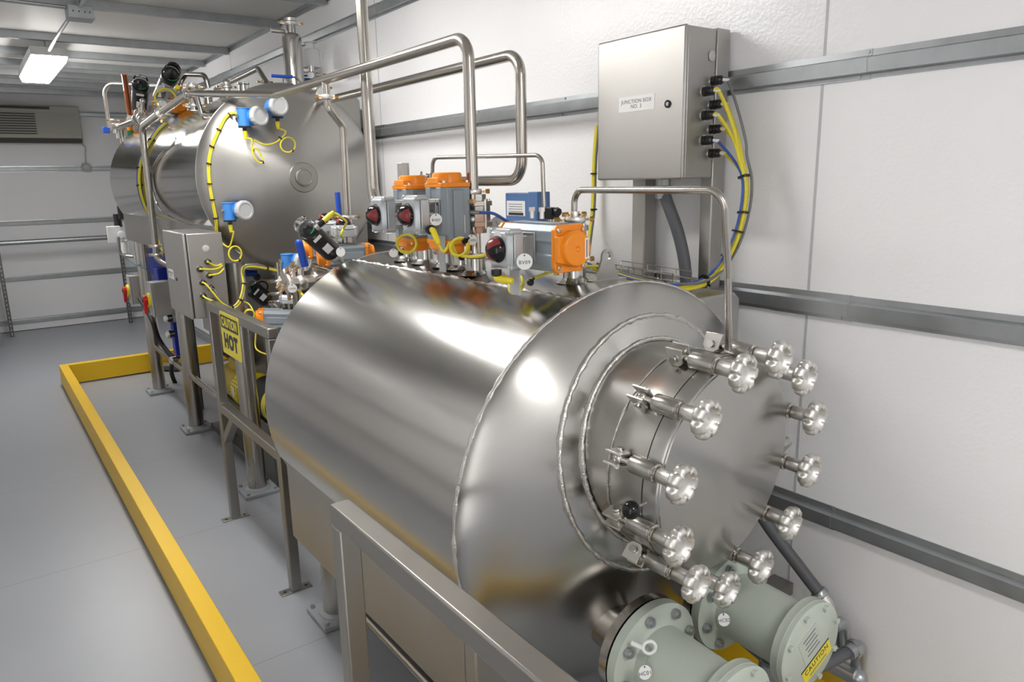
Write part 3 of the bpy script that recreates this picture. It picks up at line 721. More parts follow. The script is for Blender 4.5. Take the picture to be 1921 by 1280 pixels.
tag(MB().lathe([(.03, 0), (.034, .01), (.034, .05), (.028, .055)], (O2+d2*.13)+Vector((0, 0, -.15)), Z_, 10).build('conduit_nut', 'galv'), 'bright conduit hub under the labelled heater', 'conduit fitting')

# ------------------------------------------------------------------ junction box 3 and its stand
jb = thing('junction_box', 'large steel junction box number three on posts beside the wall', 'junction box', (1.83, 1.69, 1.68))
jx0, jx1, jy0, jy1, jz0, jz1 = 1.75, 1.893, 1.505, 1.873, 1.688, 2.128
MB().box((jx0+.016, jy0+.002, jz0+.002), (jx1, jy1-.002, jz1-.002)).build('enclosure_body', 'enc', jb, bevel=.004)
dr = MB().box((jx0, jy0-.002, jz0), (jx0+.014, jy1+.002, jz1)).build('door', 'enc', jb, bevel=.006)
c_ = at(1253, 195, 'x', jx0)
MB().lathe([(.0115, 0), (.0115, .003), (.0095, .004), (.0095, .002), (0, .002)], (jx0, c_.y, c_.z), (-1, 0, 0), 24).build('lock', 'black', dr, 'black quarter-turn lock')
MB().lathe([(.006, 0), (.006, .001)], (jx0-.003, c_.y, c_.z), (-1, 0, 0), 12).build('lock_insert', 'wgrey', dr)
c_ = at(1193.5, 194, 'x', jx0); y0_, y1_ = at(1161, 196, 'x', jx0).y, at(1228, 196, 'x', jx0).y
MB().box((jx0-.001, y1_, c_.z-.0235), (jx0, y0_, c_.z+.0235)).build('name_plate', 'paper', dr)
text('JUNCTION BOX\nNO. 3', .0165, (jx0-.0013, (y0_+y1_)/2, c_.z-.001), (-1, 0, 0), Z_, 'inkb', parent=dr)
GL = [(1338, 152, 'cable_g'), (1322, 172, 'cable_y'), (1336, 197, 'cable_y'), (1321, 217, 'cable_y'), (1335, 243, 'cable_y'), (1320, 264, 'cable_b'), (1334, 288, 'cable_y')]
for (u, v, k) in GL:
    p = at(u, v, 'y', jy0)
    g = MB().lathe([(.0165, 0), (.0165, .003)], (p.x, jy0+.002, p.z), (0, -1, 0), 24).build('gland_washer', 'chrome', jb)
    MB().lathe([(.0145, 0), (.0145, .012), (.012, .013), (.0135, .015), (.0135, .028), (.009, .033), (.006, .034)], (p.x, jy0-.001, p.z), (0, -1, 0), 12).build('cable_gland', 'black', g)
p = at(1336, 105, 'y', jy0); MB().lathe([(.0155, 0), (.0155, .002), (.012, .003), (0, .003)], (p.x, jy0+.001, p.z), (0, -1, 0), 28).build('blanking_plug', 'wgrey', jb)
for (y0, y1) in ((1.505, 1.55), (1.79, 1.85)):
    x0, x1 = 1.895, 1.955
    MB().box((x0, y0, .9), (x1, y1, 2.13)).build('channel_post', 'enc', jb, bevel=.004)
MB().box((1.895, 1.552, 2.06), (1.95, 1.788, 2.10)).build('back_bracket', 'frame', jb)
MB().box((1.82, 1.47, .86), (1.958, 1.88, .9)).build('post_base', 'frame', jb)
# conduit below the box
cc = at(1244, 343, 'x', 1.85); cc.z = jz0; cb = at(1288, 535, 'x', 1.85)
t = thing('flexible_conduit', 'thick grey flexible conduit under junction box number three', 'conduit', cc)
MB().sweep(spline([cc-Z_*.02, at(1250, 375, 'x', 1.85), at(1270, 430, 'x', 1.85), at(1283, 485, 'x', 1.85), cb], 8), .0195, 18).build('sleeve', 'conduit', t)
MB().lathe([(.024, 0), (.024, .02), (.029, .022), (.029, .042), (.025, .044), (.025, .062)], cc+Z_*.0, (0, 0, -1), 8).build('hub', 'galv', t)
# loom from the glands to the tray
lm = thing('cable_loom', 'bundle of yellow, blue and grey cables looping down from junction box number three', 'cables', (1.85, 1.45, 1.7))
trunk = [at(1389, 300, 'x', 1.86), at(1398, 345, 'x', 1.86), at(1394, 400, 'x', 1.85), at(1376, 462, 'x', 1.83), at(1342, 515, 'x', 1.80), at(1300, 537, 'z', 1.386), at(1240, 538, 'z', 1.386), at(1180, 526, 'z', 1.384), at(1130, 508, 'z', 1.384), at(1110, 500, 'z', 1.40)]
offs = [(.010, -.004, .008), (0, .002, 0), (.006, 0, .004), (-.003, -.003, -.004), (.004, .006, -.003), (-.008, .002, .007), (.0095, .004, -.006)]
for i, (u, v, k) in enumerate(GL):
    p = at(u, v, 'y', jy0); s_ = Vector((p.x, jy0-.033, p.z)); o_ = Vector(offs[i])
    tk = trunk[1:] if i >= 5 else trunk
    mid = (s_*.45+tk[0]*.55)+Vector((.008, -.012, .004)) if i else at(1384, 205, 'x', 1.87)
    pts = [s_, s_+Vector((.005, -.016, -.004)), mid]+([at(1399, 265, 'x', 1.87)] if not i else [])+[q+o_*1.25+(Vector((0, -.008, 0)) if not i else Vector((0, 0, 0))) for q in tk]
    cb_ = cable(lm, pts, .0056 if k == 'cable_y' else .0042, k)
    a, b = s_+Vector((.001, -.003, 0)), s_+Vector((.006, -.02, -.004)); MB().cyl(a, b, .0053, n=12).build('wire_marker', 'paper', cb_)
for i, f in ((0, .7), (1, .98), (2, .55), (3, .4), (4, .5), (5, .9)):
    a, b = trunk[i], trunk[i+1]; tie(lm, a+(b-a)*f, b-a, .018)
# short yellow stub and left loom
lb = thing('cable_loom', 'yellow and grey cables hanging on the wall left of junction box number three', 'cables', (1.93, 2.1, 1.7))
for dx, k in ((0, 'cable_y'), (.009, 'cable_g'), (-.008, 'cable_y')):
    cable(lb, [at(1121+dx*300, 235, 'x', 1.93), at(1116+dx*300, 300, 'x', 1.93), at(1113+dx*300, 390, 'x', 1.93), at(1106+dx*300, 450, 'x', 1.9), at(1100+dx*300, 500, 'x', 1.85)], .0048 if k == 'cable_y' else .0035, k)
for v in (326, 393): tie(lb, at(1114, v, 'x', 1.93), Z_, .013)
# wire basket tray
tr = thing('wire_basket_tray', 'small open wire cable tray lying on the front tank box', 'cable tray', at(1200, 520, 'z', BT))
ta, tb = at(1132, 516, 'z', BT+.006), at(1262, 540, 'z', BT+.006)
bx = Vector((.085, .0, 0)); n_ = 6; wires = []
for k in range(n_):
    a = ta+(tb-ta)*k/(n_-1)
    MB().sweep([a+Z_*.042, a, a+bx, a+bx+Z_*.042], .0017, 6).build('cross_wire', 'chrome', tr)
for q in (Z_*.0, Z_*.02, Z_*.042, bx, bx+Z_*.02, bx+Z_*.042, bx*.5):
    MB().cyl(ta+q, tb+q, .0017, n=6).build('long_wire', 'chrome', tr)

# ------------------------------------------------------------------ pipe runs
zp = 2.098
px_ = 1.22
p1 = pipe_thing('process_pipe', 'long steel pipe rising from the valve and running back over the rear tank',
    [(px_, 1.845, 1.49), (px_, 1.845, zp), (px_, 3.45, zp), Vector((1.08, 4.15, 2.165)), Vector((1.06, 4.33, 2.185))], .0175, .06,
    clamps=(((px_, 1.845, 1.665), Z_, (1, -.4, 0)), ((px_, 1.845, 1.585), Z_, (1, -.4, 0)), ((px_, 1.845, 1.475), Z_, (1, -.4, 0))))
br = at(611, 158, 'x', px_)
pipe_thing('branch_pipe', 'steel branch pipe dropping with an offset bend in front of the rear tank head',
    [(px_+.0, br.y, zp-.01), (px_, br.y, at(613, 185, 'x', px_).z), at(616, 203, 'x', px_), at(643, 237, 'x', px_+.06), at(652, 405, 'x', px_+.06)], .0145, .03,
    clamps=((at(613, 182, 'x', px_), Z_, (1, -.3, 0)),))
pipe_thing('process_pipe', 'second long steel pipe nearer the wall with a loop down to valve height',
    [(1.6, 2.50, 1.694), (1.6, 2.10, 1.694), (1.6, 2.10, 2.118), (1.6, 3.9, 2.118)], .0195, .07)
pv = Vector((1.30, 2.675, 0))
pipe_thing('vertical_pipe', 'tall vertical steel pipe reaching up to the ceiling in front of the rear tank',
    [pv+Z_*2.81, pv+Z_*1.60, Vector((1.30, 2.47, 1.55)), Vector((1.28, 2.33, 1.54))], .0225, .11)
l3a = Vector((1.283, 1.461, 1.50)); zt3 = 1.668
pipe_thing('small_pipe_loop', 'thin steel pipe loop from the orange capped valve across to the side box',
    [l3a, Vector((1.283, 1.461, zt3)), at(1358, 357, 'z', zt3), at(1366, 520, 'x', at(1358, 357, 'z', zt3).x+.06), at(1367, 655, 'x', at(1358, 357, 'z', zt3).x+.09)], .0082, .035,
    clamps=((Vector((1.283, 1.461, 1.605)), Z_, (1, -.4, 0)),))
a2, b2 = at(812, 296, 'x', 1.36), at(1017, 291, 'x', 1.47)
pipe_thing('small_pipe_loop', 'thin steel pipe bridging from the needle valve to the black connector', [at(811, 330, 'x', 1.36), a2, b2, at(1021, 395, 'x', 1.47)], .0068, .03)
# needle valve
nv = at(808, 333, 'x', 1.36)
t = thing('needle_valve', 'small steel needle valve with round handwheel behind the orange actuator', 'valve', nv)
MB().cbox(nv, (.026, .026, .03)).cyl(nv-Z_*.06, nv, .008).build('valve_body', 'pipe', t, bevel=.002)
hw = at(790, 331, 'x', 1.33)
MB().cyl(nv, hw, .006, n=12).build('stem', 'pipe', t)
MB().lathe([(.004, -.003), (.012, -.003), (.0175, -.004), (.0185, 0), (.0175, .004), (.012, .003), (0, .003)], hw, (hw-nv), 24).build('handwheel', 'chrome', t)
# hexagonal fitting
hx = at(756, 306, 'x', 1.25); hx2 = at(758, 355, 'x', 1.25); hx3 = at(759, 372, 'x', 1.25)
t = thing('hex_fitting', 'tall hexagonal steel fitting standing beside the orange actuators', 'fitting', hx3)
MB().cyl(hx3, hx, .0215, n=6).build('hex_bar', 'enc', t, bevel=.001)
MB().cyl(hx3-Z_*.15, hx3+Z_*.006, .0235, n=6).build('hex_base', 'brushed', t, bevel=.001)

# ------------------------------------------------------------------ quarter-turn actuators
def actuator(label, C, A, Sd, L=.19, W=.10, H=.115, box_off=.062, tagt=None, plate=True, cap2=True, domerot=0, group=None, lbl=True, cat='actuated valve', bw=.088, bh=.098):
    C = Vector(C); A = Vector(A).normalized(); Sd = Vector(Sd).normalized(); Tt = A.cross(Sd)
    t = thing('actuated_valve', label, cat, C, group)
    F_ = Matrix((Sd, Tt, A)).transposed().to_4x4(); F_.translation = C      # local: x=S, y=T, z=A
    w, h = W/2, H/2
    poly = [(-w, -h*.72), (-w*.72, -h), (-w*.2, -h*.93), (w*.2, -h*.93), (w*.72, -h), (w, -h*.72), (w, -h*.3), (w*.92, -h*.22), (w*.92, h*.22), (w, h*.3), (w, h*.72), (w*.72, h), (w*.2, h*.93), (-w*.2, h*.93), (-w*.72, h), (-w, h*.72), (-w, h*.3), (-w*.92, h*.22), (-w*.92, -h*.22), (-w, -h*.3)]
    MB(F_).prism(poly, -L/2, L/2).cbox((w*.98, 0, 0), (.014, H*.5, L*.34)).cbox((0, h*.95, 0), (W*.34, .012, L*.9)).cbox((0, -h*.95, 0), (W*.34, .012, L*.9)).build('actuator_body', 'alu', t, bevel=.002)
    for sgn in (1, -1):
        G = F_ @ Matrix.Translation((0, 0, sgn*L/2)) @ (Matrix.Identity(4) if sgn > 0 else Matrix.Rotation(pi, 4, 'X'))
        sq = [(-w, -h*.8), (-w*.8, -h), (w*.8, -h), (w, -h*.8), (w, h*.8), (w*.8, h), (-w*.8, h), (-w, h*.8)]
        mb = MB(G); mb.prism(sq, 0, .013)
        r = min(w, h)*.86
        mb.lathe([(r*1.04, .008), (r*1.0, .036), (r*.93, .042), (.006, .042), (.006, .038), (0, .038)], (0, 0, 0), (0, 0, 1), 40)
        mb.prism([(0, -r*.95), (w, -r*.72), (w, r*.72), (0, r*.95)], .008, .028)
        mb.prism([(0, -r*.95), (-w, -r*.5), (-w, r*.5), (0, r*.95)], .008, .024)
        c = mb.build('end_cap', 'orange', t, bevel=.0025)
        for sx in (-1, 1):
            for sy in (-1, 1):
                MB(G).lathe([(.0058, .012), (.0058, .019), (.004, .0195), (.004, .017), (0, .017)], (sx*w*.78, sy*h*.78, 0), (0, 0, 1), 14).build('cap_screw', 'chrome', c)
        if sgn > 0 and lbl:
            MB(G).cbox((-r*.62, 0, .0424), (.011, .05, .0006)).build('cap_label', 'paper', c)
            MB(G).cbox((-r*.62, 0, .0428), (.004, .042, .0003)).build('printed_line', 'inkb', c)
    # bracket to switch box
    bo = w+box_off
    mb = MB(F_)
    for sz in (-1, 1): mb.cbox((w+(box_off-.02)/2, 0, sz*.034), (box_off-.016, .06, .003))
    mb.cbox((w+.002, 0, 0), (.003, .075, .085)).cbox((w+box_off-.024, 0, 0), (.003, .06, .07)); mb.build('mounting_bracket', 'enc', t, bevel=.001)
    MB(F_).cyl((w, 0, 0), (bo-.02, 0, 0), .011).build('drive_shaft', 'cast', t)
    # switch box
    bz = bw/2; bt = bh/2
    ch = [(-bz, -bt*.78), (-bz*.78, -bt), (bz*.78, -bt), (bz, -bt*.78), (bz, bt*.78), (bz*.78, bt), (-bz*.78, bt), (-bz, bt*.78)]
    G = F_ @ Matrix(((0,0,1,0),(0,1,0,0),(-1,0,0,0),(0,0,0,1)))   # local z -> S
    mb = MB(G); mb.prism([(p[0], p[1]) for p in ch], bo-.024, bo+.004)
    ch2 = [(p[0]*.82, p[1]*.82) for p in ch]; n = len(ch)
    vs = [(p[0], p[1], bo+.006) for p in ch]+[(p[0], p[1], bo+.022) for p in ch2]
    mb.add(vs, [list(range(n, 2*n))]+[(i, (i+1) % n, n+(i+1) % n, n+i) for i in range(n)]+[list(range(n))[::-1]])
    for sx in (-1, 1):
        for sy in (-1, 1): mb.cyl((sx*bz*.86, sy*bt*.86, bo-.018), (sx*bz*.86, sy*bt*.86, bo+.016), .0085, n=14)
    sb = mb.build('switch_box', 'box_alu', t, bevel=.0025)
    for sx in (-1, 1):
        for sy in (-1, 1): MB(G).cyl((sx*bz*.86, sy*bt*.86, bo+.016), (sx*bz*.86, sy*bt*.86, bo+.0185), .0045, n=12).build('cover_screw', 'cast', sb)
    # indicator dome: dark dome with red quarters
    r = .031; k = 24
    do = MB(G); do.lathe([(r*1.06, bo+.02), (r*1.06, bo+.024), (r, bo+.025)], (0, 0, 0), (0, 0, 1), 32)
    for j in range(8): pass
    do.lathe([(r*cos(pi/2*j/8), bo+.024+r*.95*sin(pi/2*j/8)) for j in range(9)], (0, 0, 0), (0, 0, 1), 32); dm = do.build('indicator_dome', 'blackg', sb, 'black and dark red position indicator dome')
    for q in (0, 1):
        mr = MB(G); vs = []; fs = []; n1, n2 = 10, 7; a0 = radians(domerot+180*q-40)
        for i in range(n1+1):
            for j in range(n2+1):
                a = a0+radians(80)*i/n1; f = radians(14+72*j/n2); rr = r*1.012
                vs.append((rr*cos(f)*cos(a), rr*cos(f)*sin(a), bo+.024+rr*.95*sin(f)))
        for i in range(n1):
            for j in range(n2): fs.append((i*(n2+1)+j, (i+1)*(n2+1)+j, (i+1)*(n2+1)+j+1, i*(n2+1)+j+1))
        mr.add(vs, fs).build('indicator_sector', 'dred', sb)
    MB(G).lathe([(.0155, bo+.0222), (.0155, bo+.0228)], (-bz*.0, -bt*.62, 0), (0, 0, 1), 24).build('round_label', 'paper', sb)
    return t, F_, bo
# valve body (three-piece ball valve) beneath/behind an actuator
def ball_valve_body(root, p, ax, R=.03, L=.085, side=(1, -.4, 0)):
    p = Vector(p); ax = Vector(ax).normalized(); F2 = frame(p, ax)
    mb = MB(F2)
    mb.lathe([(R*.75, -L/2-.02), (R*.75, -L/2), (R*1.25, -L/2), (R*1.25, -L/2+.014), (R*1.05, -L/2+.014), (R*1.05, L/2-.014), (R*1.25, L/2-.014), (R*1.25, L/2), (R*.75, L/2), (R*.75, L/2+.02)], (0, 0, 0), (0, 0, 1), 8)
    b = mb.build('valve_body', 'brushed', root, bevel=.001)
    for k in range(4):
        a = pi/4+pi/2*k; MB(F2).cyl((R*1.12*cos(a), R*1.12*sin(a), -L/2-.005), (R*1.12*cos(a), R*1.12*sin(a), L/2+.005), .0055, n=8).build('tie_bolt', 'cast', b)
    return b
# BV09
v9, F9, bo9 = actuator('orange capped horizontal actuator tagged BV09 on the front tank top', (1.168, 1.46, 1.532), (0, -1, .0), (-1, 0, 0), L=.205, domerot=70)
ball_valve_body(v9, (1.283, 1.461, 1.535), Z_)
MB().cyl((1.283, 1.461, 1.44), (1.283, 1.461, 1.50), .02).cyl((1.21, 1.461, 1.548), (1.26, 1.461, 1.54), .012).build('lower_ferrule', 'chrome', v9)
clamp_ring(v9, (1.283, 1.461, 1.487), Z_, .024, (1, -.4, 0))
clamp_ring(v9, (1.283, 1.461, 1.592), Z_, .024, (1, -.4, 0))
for dy in (.03, -.01):
    MB().cyl((1.165, 1.46+dy, 1.60), (1.165, 1.46+dy, 1.618), .006, n=10).cyl((1.165, 1.46+dy, 1.618), (1.165, 1.46+dy, 1.628), .0085, n=6).build('air_fitting', 'cast', v9)
MB().cyl((1.165, 1.43, 1.468), (1.165, 1.43, 1.492), .008).build('air_fitting', 'cast', v9)
MB().cyl((1.165, 1.395, 1.462), (1.165, 1.395, 1.492), .007).build('tan_plug', 'tan', v9)
pb = at(967, 553, 'x', 1.075)
MB().box((1.073, pb.y-.021, pb.z), (1.076, pb.y+.021, 1.50)).build('mounting_strip', 'wgrey', v9, bevel=.001)
disc_tag(at(984, 491, 'x', 1.062), (-.55, -.8, .1), .62, 'white round tag BV09 hanging on the near actuator', 'BV09', at(984, 450, 'x', 1.085), r=.0195)
# BV07 and its neighbour
v7, F7, bo7 = actuator('orange capped upright actuator tagged BV07', (1.145, 1.865, 1.605), (0, 0, 1), (-1, 0, 0), L=.15, domerot=90, lbl=False, bw=.11, bh=.088)
ball_valve_body(v7, (1.235, 1.845, 1.60), Z_, R=.036, L=.075)
MB().cyl((1.222, 1.845, 1.45), (1.222, 1.845, 1.55), .019).cyl((1.16, 1.865, 1.61), (1.222, 1.85, 1.62), .012).build('lower_ferrule', 'chrome', v7)
f_ = at(872, 388, 'x', 1.165)
MB().cyl((1.185, 1.805, 1.638), (1.185, 1.785, 1.638), .0065).build('tan_plug', 'tan', v7)
fa = Vector((1.185, 1.803, 1.607)); fb = Vector((1.19, 1.765, 1.607))
MB().cyl(fa, fb, .0055).build('air_fitting', 'cast', v7)
MB().box((1.135, 1.8065, 1.548), (1.165, 1.8075, 1.60)).build('body_label', 'paper', v7)
MB().box((1.138, 1.806, 1.56), (1.143, 1.8066, 1.59)).build('red_print', 'redink', v7)
MB().box((1.088, 1.80, 1.44), (1.091, 1.835, 1.545)).build('mounting_strip', 'wgrey', v7, bevel=.001)
tag(MB().sweep(spline([fb, fb+Vector((.03, -.02, -.003)), fb+Vector((.06, -.03, -.02)), fb+Vector((.12, -.02, -.05))]), .0045, 8).build('air_hose', 'cable_b'), 'short blue air hose leaving the BV07 actuator', 'hose')
disc_tag(at(818, 412, 'x', 1.04), (-.55, -.8, .1), .62, 'white round tag BV07 hanging between switch box and upright actuator', 'BV07', at(817, 375, 'x', 1.06), r=.0165)
disc_tag(at(885, 450, 'x', 1.17), (-.35, -.9, .1), .62, 'white round tag CV05 hanging below the valve on the tall pipe', 'CV05', at(885, 432, 'x', 1.18), r=.0155)
v5, F5, bo5 = actuator('orange capped upright actuator partly hidden behind the BV07 one', (1.145, 2.07, 1.60), (0, 0, 1), (-1, 0, 0), L=.15, domerot=90, lbl=False, bw=.11, bh=.088)
ball_valve_body(v5, (1.25, 2.20, 1.54), Y_, R=.028)
MB().cyl((1.25, 2.2, 1.45), (1.25, 2.2, 1.56), .019).cyl((1.17, 2.07, 1.6), (1.25, 2.2, 1.56), .012).build('lower_ferrule', 'chrome', v5)
disc_tag(at(738, 475, 'x', 1.12), (-.5, -.8, .3), .6, 'small blank round tag tilted on the tank deck left of the coiled cable', '', at(742, 458, 'x', 1.12), r=.0145)
# yellow plugs and coils on the deck
def elbow_plug(root, p, d1_, d2_):
    p = Vector(p); d1_ = Vector(d1_).normalized(); d2_ = Vector(d2_).normalized()
    g = MB().lathe([(.0135, 0), (.0135, .012), (.010, .016)], p, d1_, 16).build('cable_gland', 'black', root)
    q = p+d1_*.022; MB().sweep(fillet([p+d1_*.01, q, q+d2_*.032], .01), .0088, 12).lathe([(.0088, 0), (.0065, .012)], q+d2_*.032, d2_, 12).build('plug', 'yellow', g)
    return q+d2_*.044
def coil(root, c, ax, R, turns=3, r=.0042, ell=1.):
    P = []; T = frame(c, ax, up=Z_)
    for k in range(int(turns*20)+1):
        a = 2*pi*k/20; P.append(T @ Vector((R*(1+.05*sin(a*.31))*cos(a), ell*R*sin(a), .0045*k/20-.005*turns/2)))
    return MB().sweep(P, r, 8).build('coiled_cable', 'cable_y', root)
cb7 = thing('sensor_cable', 'yellow sensor cable with elbow plug coiled beside the BV07 actuator', 'cable', at(860, 470, 'x', 1.1))
g7 = at(806, 431, 'x', 1.045)
e7 = elbow_plug(cb7, g7, (-.1, -1, 0), (.1, -.55, -1))
k7 = at(862, 464, 'x', 1.09)
cable(cb7, [e7, e7+Vector((.005, -.02, -.02)), k7+Vector((-.01, .03, .012)), k7+Vector((0, .02, -.02))])
coil(cb7, k7, (-.8, -.6, .35), .026, 3)
cable(cb7, [k7+Vector((0, .015, -.024)), at(880, 482, 'x', 1.09), at(905, 480, 'x', 1.09), at(925, 474, 'x', 1.1), at(950, 490, 'x', 1.14)])
tie(cb7, at(866, 483, 'x', 1.09), (0, 1, -.2), .009); tie(cb7, at(872, 452, 'x', 1.09), (0, 1, .6), .009)
cb5 = thing('sensor_cable', 'round coil of yellow cable left of the BV07 switch box', 'cable', at(762, 458, 'x', 1.08))
coil(cb5, at(763, 457, 'x', 1.08), (-.5, -.85, .2), .028, 2.5, ell=1.05)
tie(cb5, at(752, 475, 'x', 1.08), (0, 1, -.4), .009)
cb9 = thing('sensor_cable', 'yellow sensor cable with plug coiled on the deck under the BV09 switch box', 'cable', at(960, 530, 'x', 1.12))
g9 = at(931, 506, 'x', 1.03)
e9 = elbow_plug(cb9, g9, (0, 0, -1), (.5, -.85, -.1))
coil(cb9, at(968, 533, 'x', 1.105), (-.3, -.3, 1), .035, 3, ell=.5)
tie(cb9, at(995, 530, 'x', 1.11), (0, 1, 0), .009)
cable(cb9, [at(990, 527, 'x', 1.12), at(1010, 519, 'x', 1.15), at(1035, 510, 'x', 1.2), at(1065, 503, 'x', 1.25), at(1130, 500, 'x', 1.45), at(1160, 510, 'x', 1.62)])

# ------------------------------------------------------------------ blue pressure switch, gauge, black connector
bq = at(977, 382, 'x', 1.52)
t = thing('pressure_switch', 'light blue rectangular pressure switch box with a paper label', 'switch', bq)
yb0, yb1 = at(1010, 380, 'x', 1.5).y, at(948, 380, 'x', 1.5).y
zt5, zb5 = at(975, 360, 'x', 1.5).z, at(975, 425, 'x', 1.5).z
MB().box((1.5, yb0+.045, zb5), (1.545, yb1, zt5-.004)).box((1.495, yb0, zb5), (1.55, yb0+.05, zt5)).build('switch_housing', 'lblue', t, bevel=.003)
MB().box((1.4985, yb0+.07, zb5+.035), (1.5, yb1-.01, zt5-.03)).build('paper_label', 'paper', t)
for j in range(4): MB().box((1.498, yb0+.085, zt5-.042-j*.008), (1.4985, yb1-.02, zt5-.040-j*.008)).build('printed_line', 'inkb', t)
MB().box((1.498, yb0+.08, zb5+.037), (1.4985, yb1-.02, zb5+.046)).build('black_print', 'ink', t)
MB().cyl((1.522, (yb0+yb1)/2, zb5-.08), (1.522, (yb0+yb1)/2, zb5), .014, n=6).build('stem', 'pipe', t)
gq = at(935, 422, 'x', 1.36)
t = thing('pressure_gauge', 'small round dial gauge between the actuators', 'gauge', gq)
MB().lathe([(.026, -.02), (.028, -.015), (.028, .004), (.024, .005), (.023, .001)], gq, (-.5, -.85, .1), 32).build('case', 'enc', t)
MB().lathe([(.023, .0012), (0, .0012)], gq, (-.5, -.85, .1), 32).build('dial', 'paper', t)
d_ = Vector((-.5, -.85, .1)).normalized()
MB().cyl(gq+d_*.002, gq+d_*.002+Vector((-.008, .004, .012)), .0008, n=6).build('needle', 'ink', t)
MB().cyl(gq-Z_*.026, gq-Z_*.08, .007, n=6).build('stem', 'brass', t)
kq = at(1031, 400, 'x', 1.47)
t = thing('cable_connector', 'black square cable connector under the thin pipe bridge', 'connector', kq)
MB().cbox(kq, (.034, .055, .036)).build('connector_body', 'black', t, bevel=.002)
MB().cyl(kq+Vector((0, -.02, .006)), kq+Vector((0, -.045, .004)), .012).build('gland', 'black', t)
MB().cyl(kq-Z_*.015, kq-Z_*.09, .011).build('stem', 'pipe', t)

# ------------------------------------------------------------------ blue head transmitters
def transmitter(label, p, fd=(.28, -.96, .03), s=1., grp=None, lft=1):
    p = Vector(p); fd = Vector(fd).normalized(); t = thing('transmitter', label, 'transmitter', p, grp)
    side = fd.cross(Z_).normalized()
    b = p-fd*.06*s
    MB().cyl(b, p, .041*s, n=32).cyl(b-fd*.05*s, b, .020*s).build('housing', 'blue', t, bevel=.002)
    vb = b+side*.040*s*lft
    MB().cyl(vb-Z_*.045*s, vb+Z_*.04*s, .029*s, n=24).lathe([(.031*s, 0), (.031*s, .006)], vb+Z_*.036*s, Z_, 24).build('terminal_block', 'blue', t, bevel=.002)
    MB().cyl(vb-Z_*.051*s, vb-Z_*.045*s, .03*s).build('lower_plate', 'black', t)
    T = frame(p, fd)
    c = MB(); c.lathe([(.041*s, -.004), (.048*s, 0), (.048*s, .018*s), (.043*s, .024*s), (.035*s, .025*s), (.033*s, .022*s), (0, .022*s)], p, fd, 96, lobe=(16, .02, .045*s)); c.build('cover', 'wgrey', t)
    MB().cyl(vb+side*.026*s*lft+Z_*.003, vb+side*.040*s*lft+Z_*.003, .007*s, n=8).build('ground_screw', 'chrome', t)
    MB().cyl(b-fd*.05*s, b-fd*.11*s, .015*s).build('process_stem', 'chrome', t)
    MB().cyl(vb-Z_*.05*s, vb-Z_*.066*s, .011*s, n=10).build('cable_gland', 'black', t)
    pl = MB().lathe([(.0105*s, 0), (.0105*s, .022*s), (.0065*s, .042*s)], vb-Z_*.062*s, -Z_, 12).build('plug', 'yellow', t)
    return t, vb-Z_*.10*s
def tpos(u, v, y): return at(u, v, 'y', y)
tA, eA = transmitter('blue transmitter with grey cover, left of the upper pair on the rear tank head', tpos(484, 218, 3.70))
tB, eB = transmitter('blue transmitter with grey cover, right of the upper pair on the rear tank head', tpos(521, 199, 3.70), fd=(.12, -1, .03), lft=-.55)
tC, eC = transmitter('blue transmitter with grey cover alone at the lower left of the rear tank head', tpos(456, 395, 3.72))
_p = tpos(566, 491, 3.35); tag(MB().cyl((_p.x, 3.45, 0), (_p.x, 3.45, _p.z), .022).build('standing_pipe', 'pipe'), 'upright pipe behind the blue transmitter under the rear tank', 'pipe')
tD, eD = transmitter('blue transmitter half hidden behind the blue valve handle under the rear tank', tpos(566, 491, 3.35), s=.95)
# yellow bundle down the rear head
yb_ = thing('cable_loom', 'pair of yellow cables tied along the left edge of the rear tank head', 'cables', on_head2(392, 310))
main = [(459.6, 231), (455, 222), (446, 214.6), (434, 212.5), (422, 222), (409.5, 246.6), (397, 277), (391.5, 311), (393.5, 347), (398.7, 378), (405, 411), (407, 445)]
def hp2(u, v, off=.010): return on_head2(u, v, off)
tail = [at(409, 463, 'y', 3.86), at(415, 480, 'y', 3.83)]
for k, (du, dv) in enumerate(((-1.6, -.6), (1.6, .8))):
    pts = [(eA if k == 0 else eA+Vector((.01, 0, .02)))]+[hp2(u+du, v+dv) for u, v in main]+[q+Vector((du*.004, 0, 0)) for q in tail]
    tgt = [(389, 491), (374.5, 505)][k]; g = at(*tgt, 'y', 3.745)
    cable(yb_, pts+[at(416+k*2, 494+k*2, 'y', 3.80), at(404, 499+k*6, 'y', 3.77), g], .0046)
g = at(392, 517, 'y', 3.745); cable(yb_, [tail[0]+Vector((.01, 0, 0)), at(418, 488, 'y', 3.83), at(420, 502, 'y', 3.80), at(411, 513, 'y', 3.77), g], .0046)
for i, f in ((1, .5), (3, .3), (4, .9), (5, .95), (6, .9), (7, .95), (8, .9), (9, .95), (10, .9)):
    a, b = hp2(*main[i]), hp2(*main[i+1]); tie(yb_, a+(b-a)*f, b-a, .0125)
tie(yb_, tail[0], Z_, .0125); tie(yb_, tail[1], Z_, .0125)
def loop_px(root, cu, cv, ru, rv, rot=0, y=3.74, turns=2):
    P = []
    for k in range(int(turns*18)+1):
        a = 2*pi*k/18; u = cu+ru*cos(a)*cos(rot)-rv*sin(a)*sin(rot); v = cv+ru*cos(a)*sin(rot)+rv*sin(a)*cos(rot)
        P.append(at(u, v, 'y', y-.004*k/18))
    return MB().sweep(P, .0042, 8).build('coiled_cable', 'cable_y', root)
c1_ = thing('sensor_cable', 'yellow cable looped once below the upper right blue transmitter', 'cable', eB)
cable(c1_, [eB, at(536, 247, 'y', 3.72), at(527, 260, 'y', 3.74), at(513, 269, 'y', 3.75), at(495, 271, 'y', 3.76), at(476, 263, 'y', 3.76)], .0042)
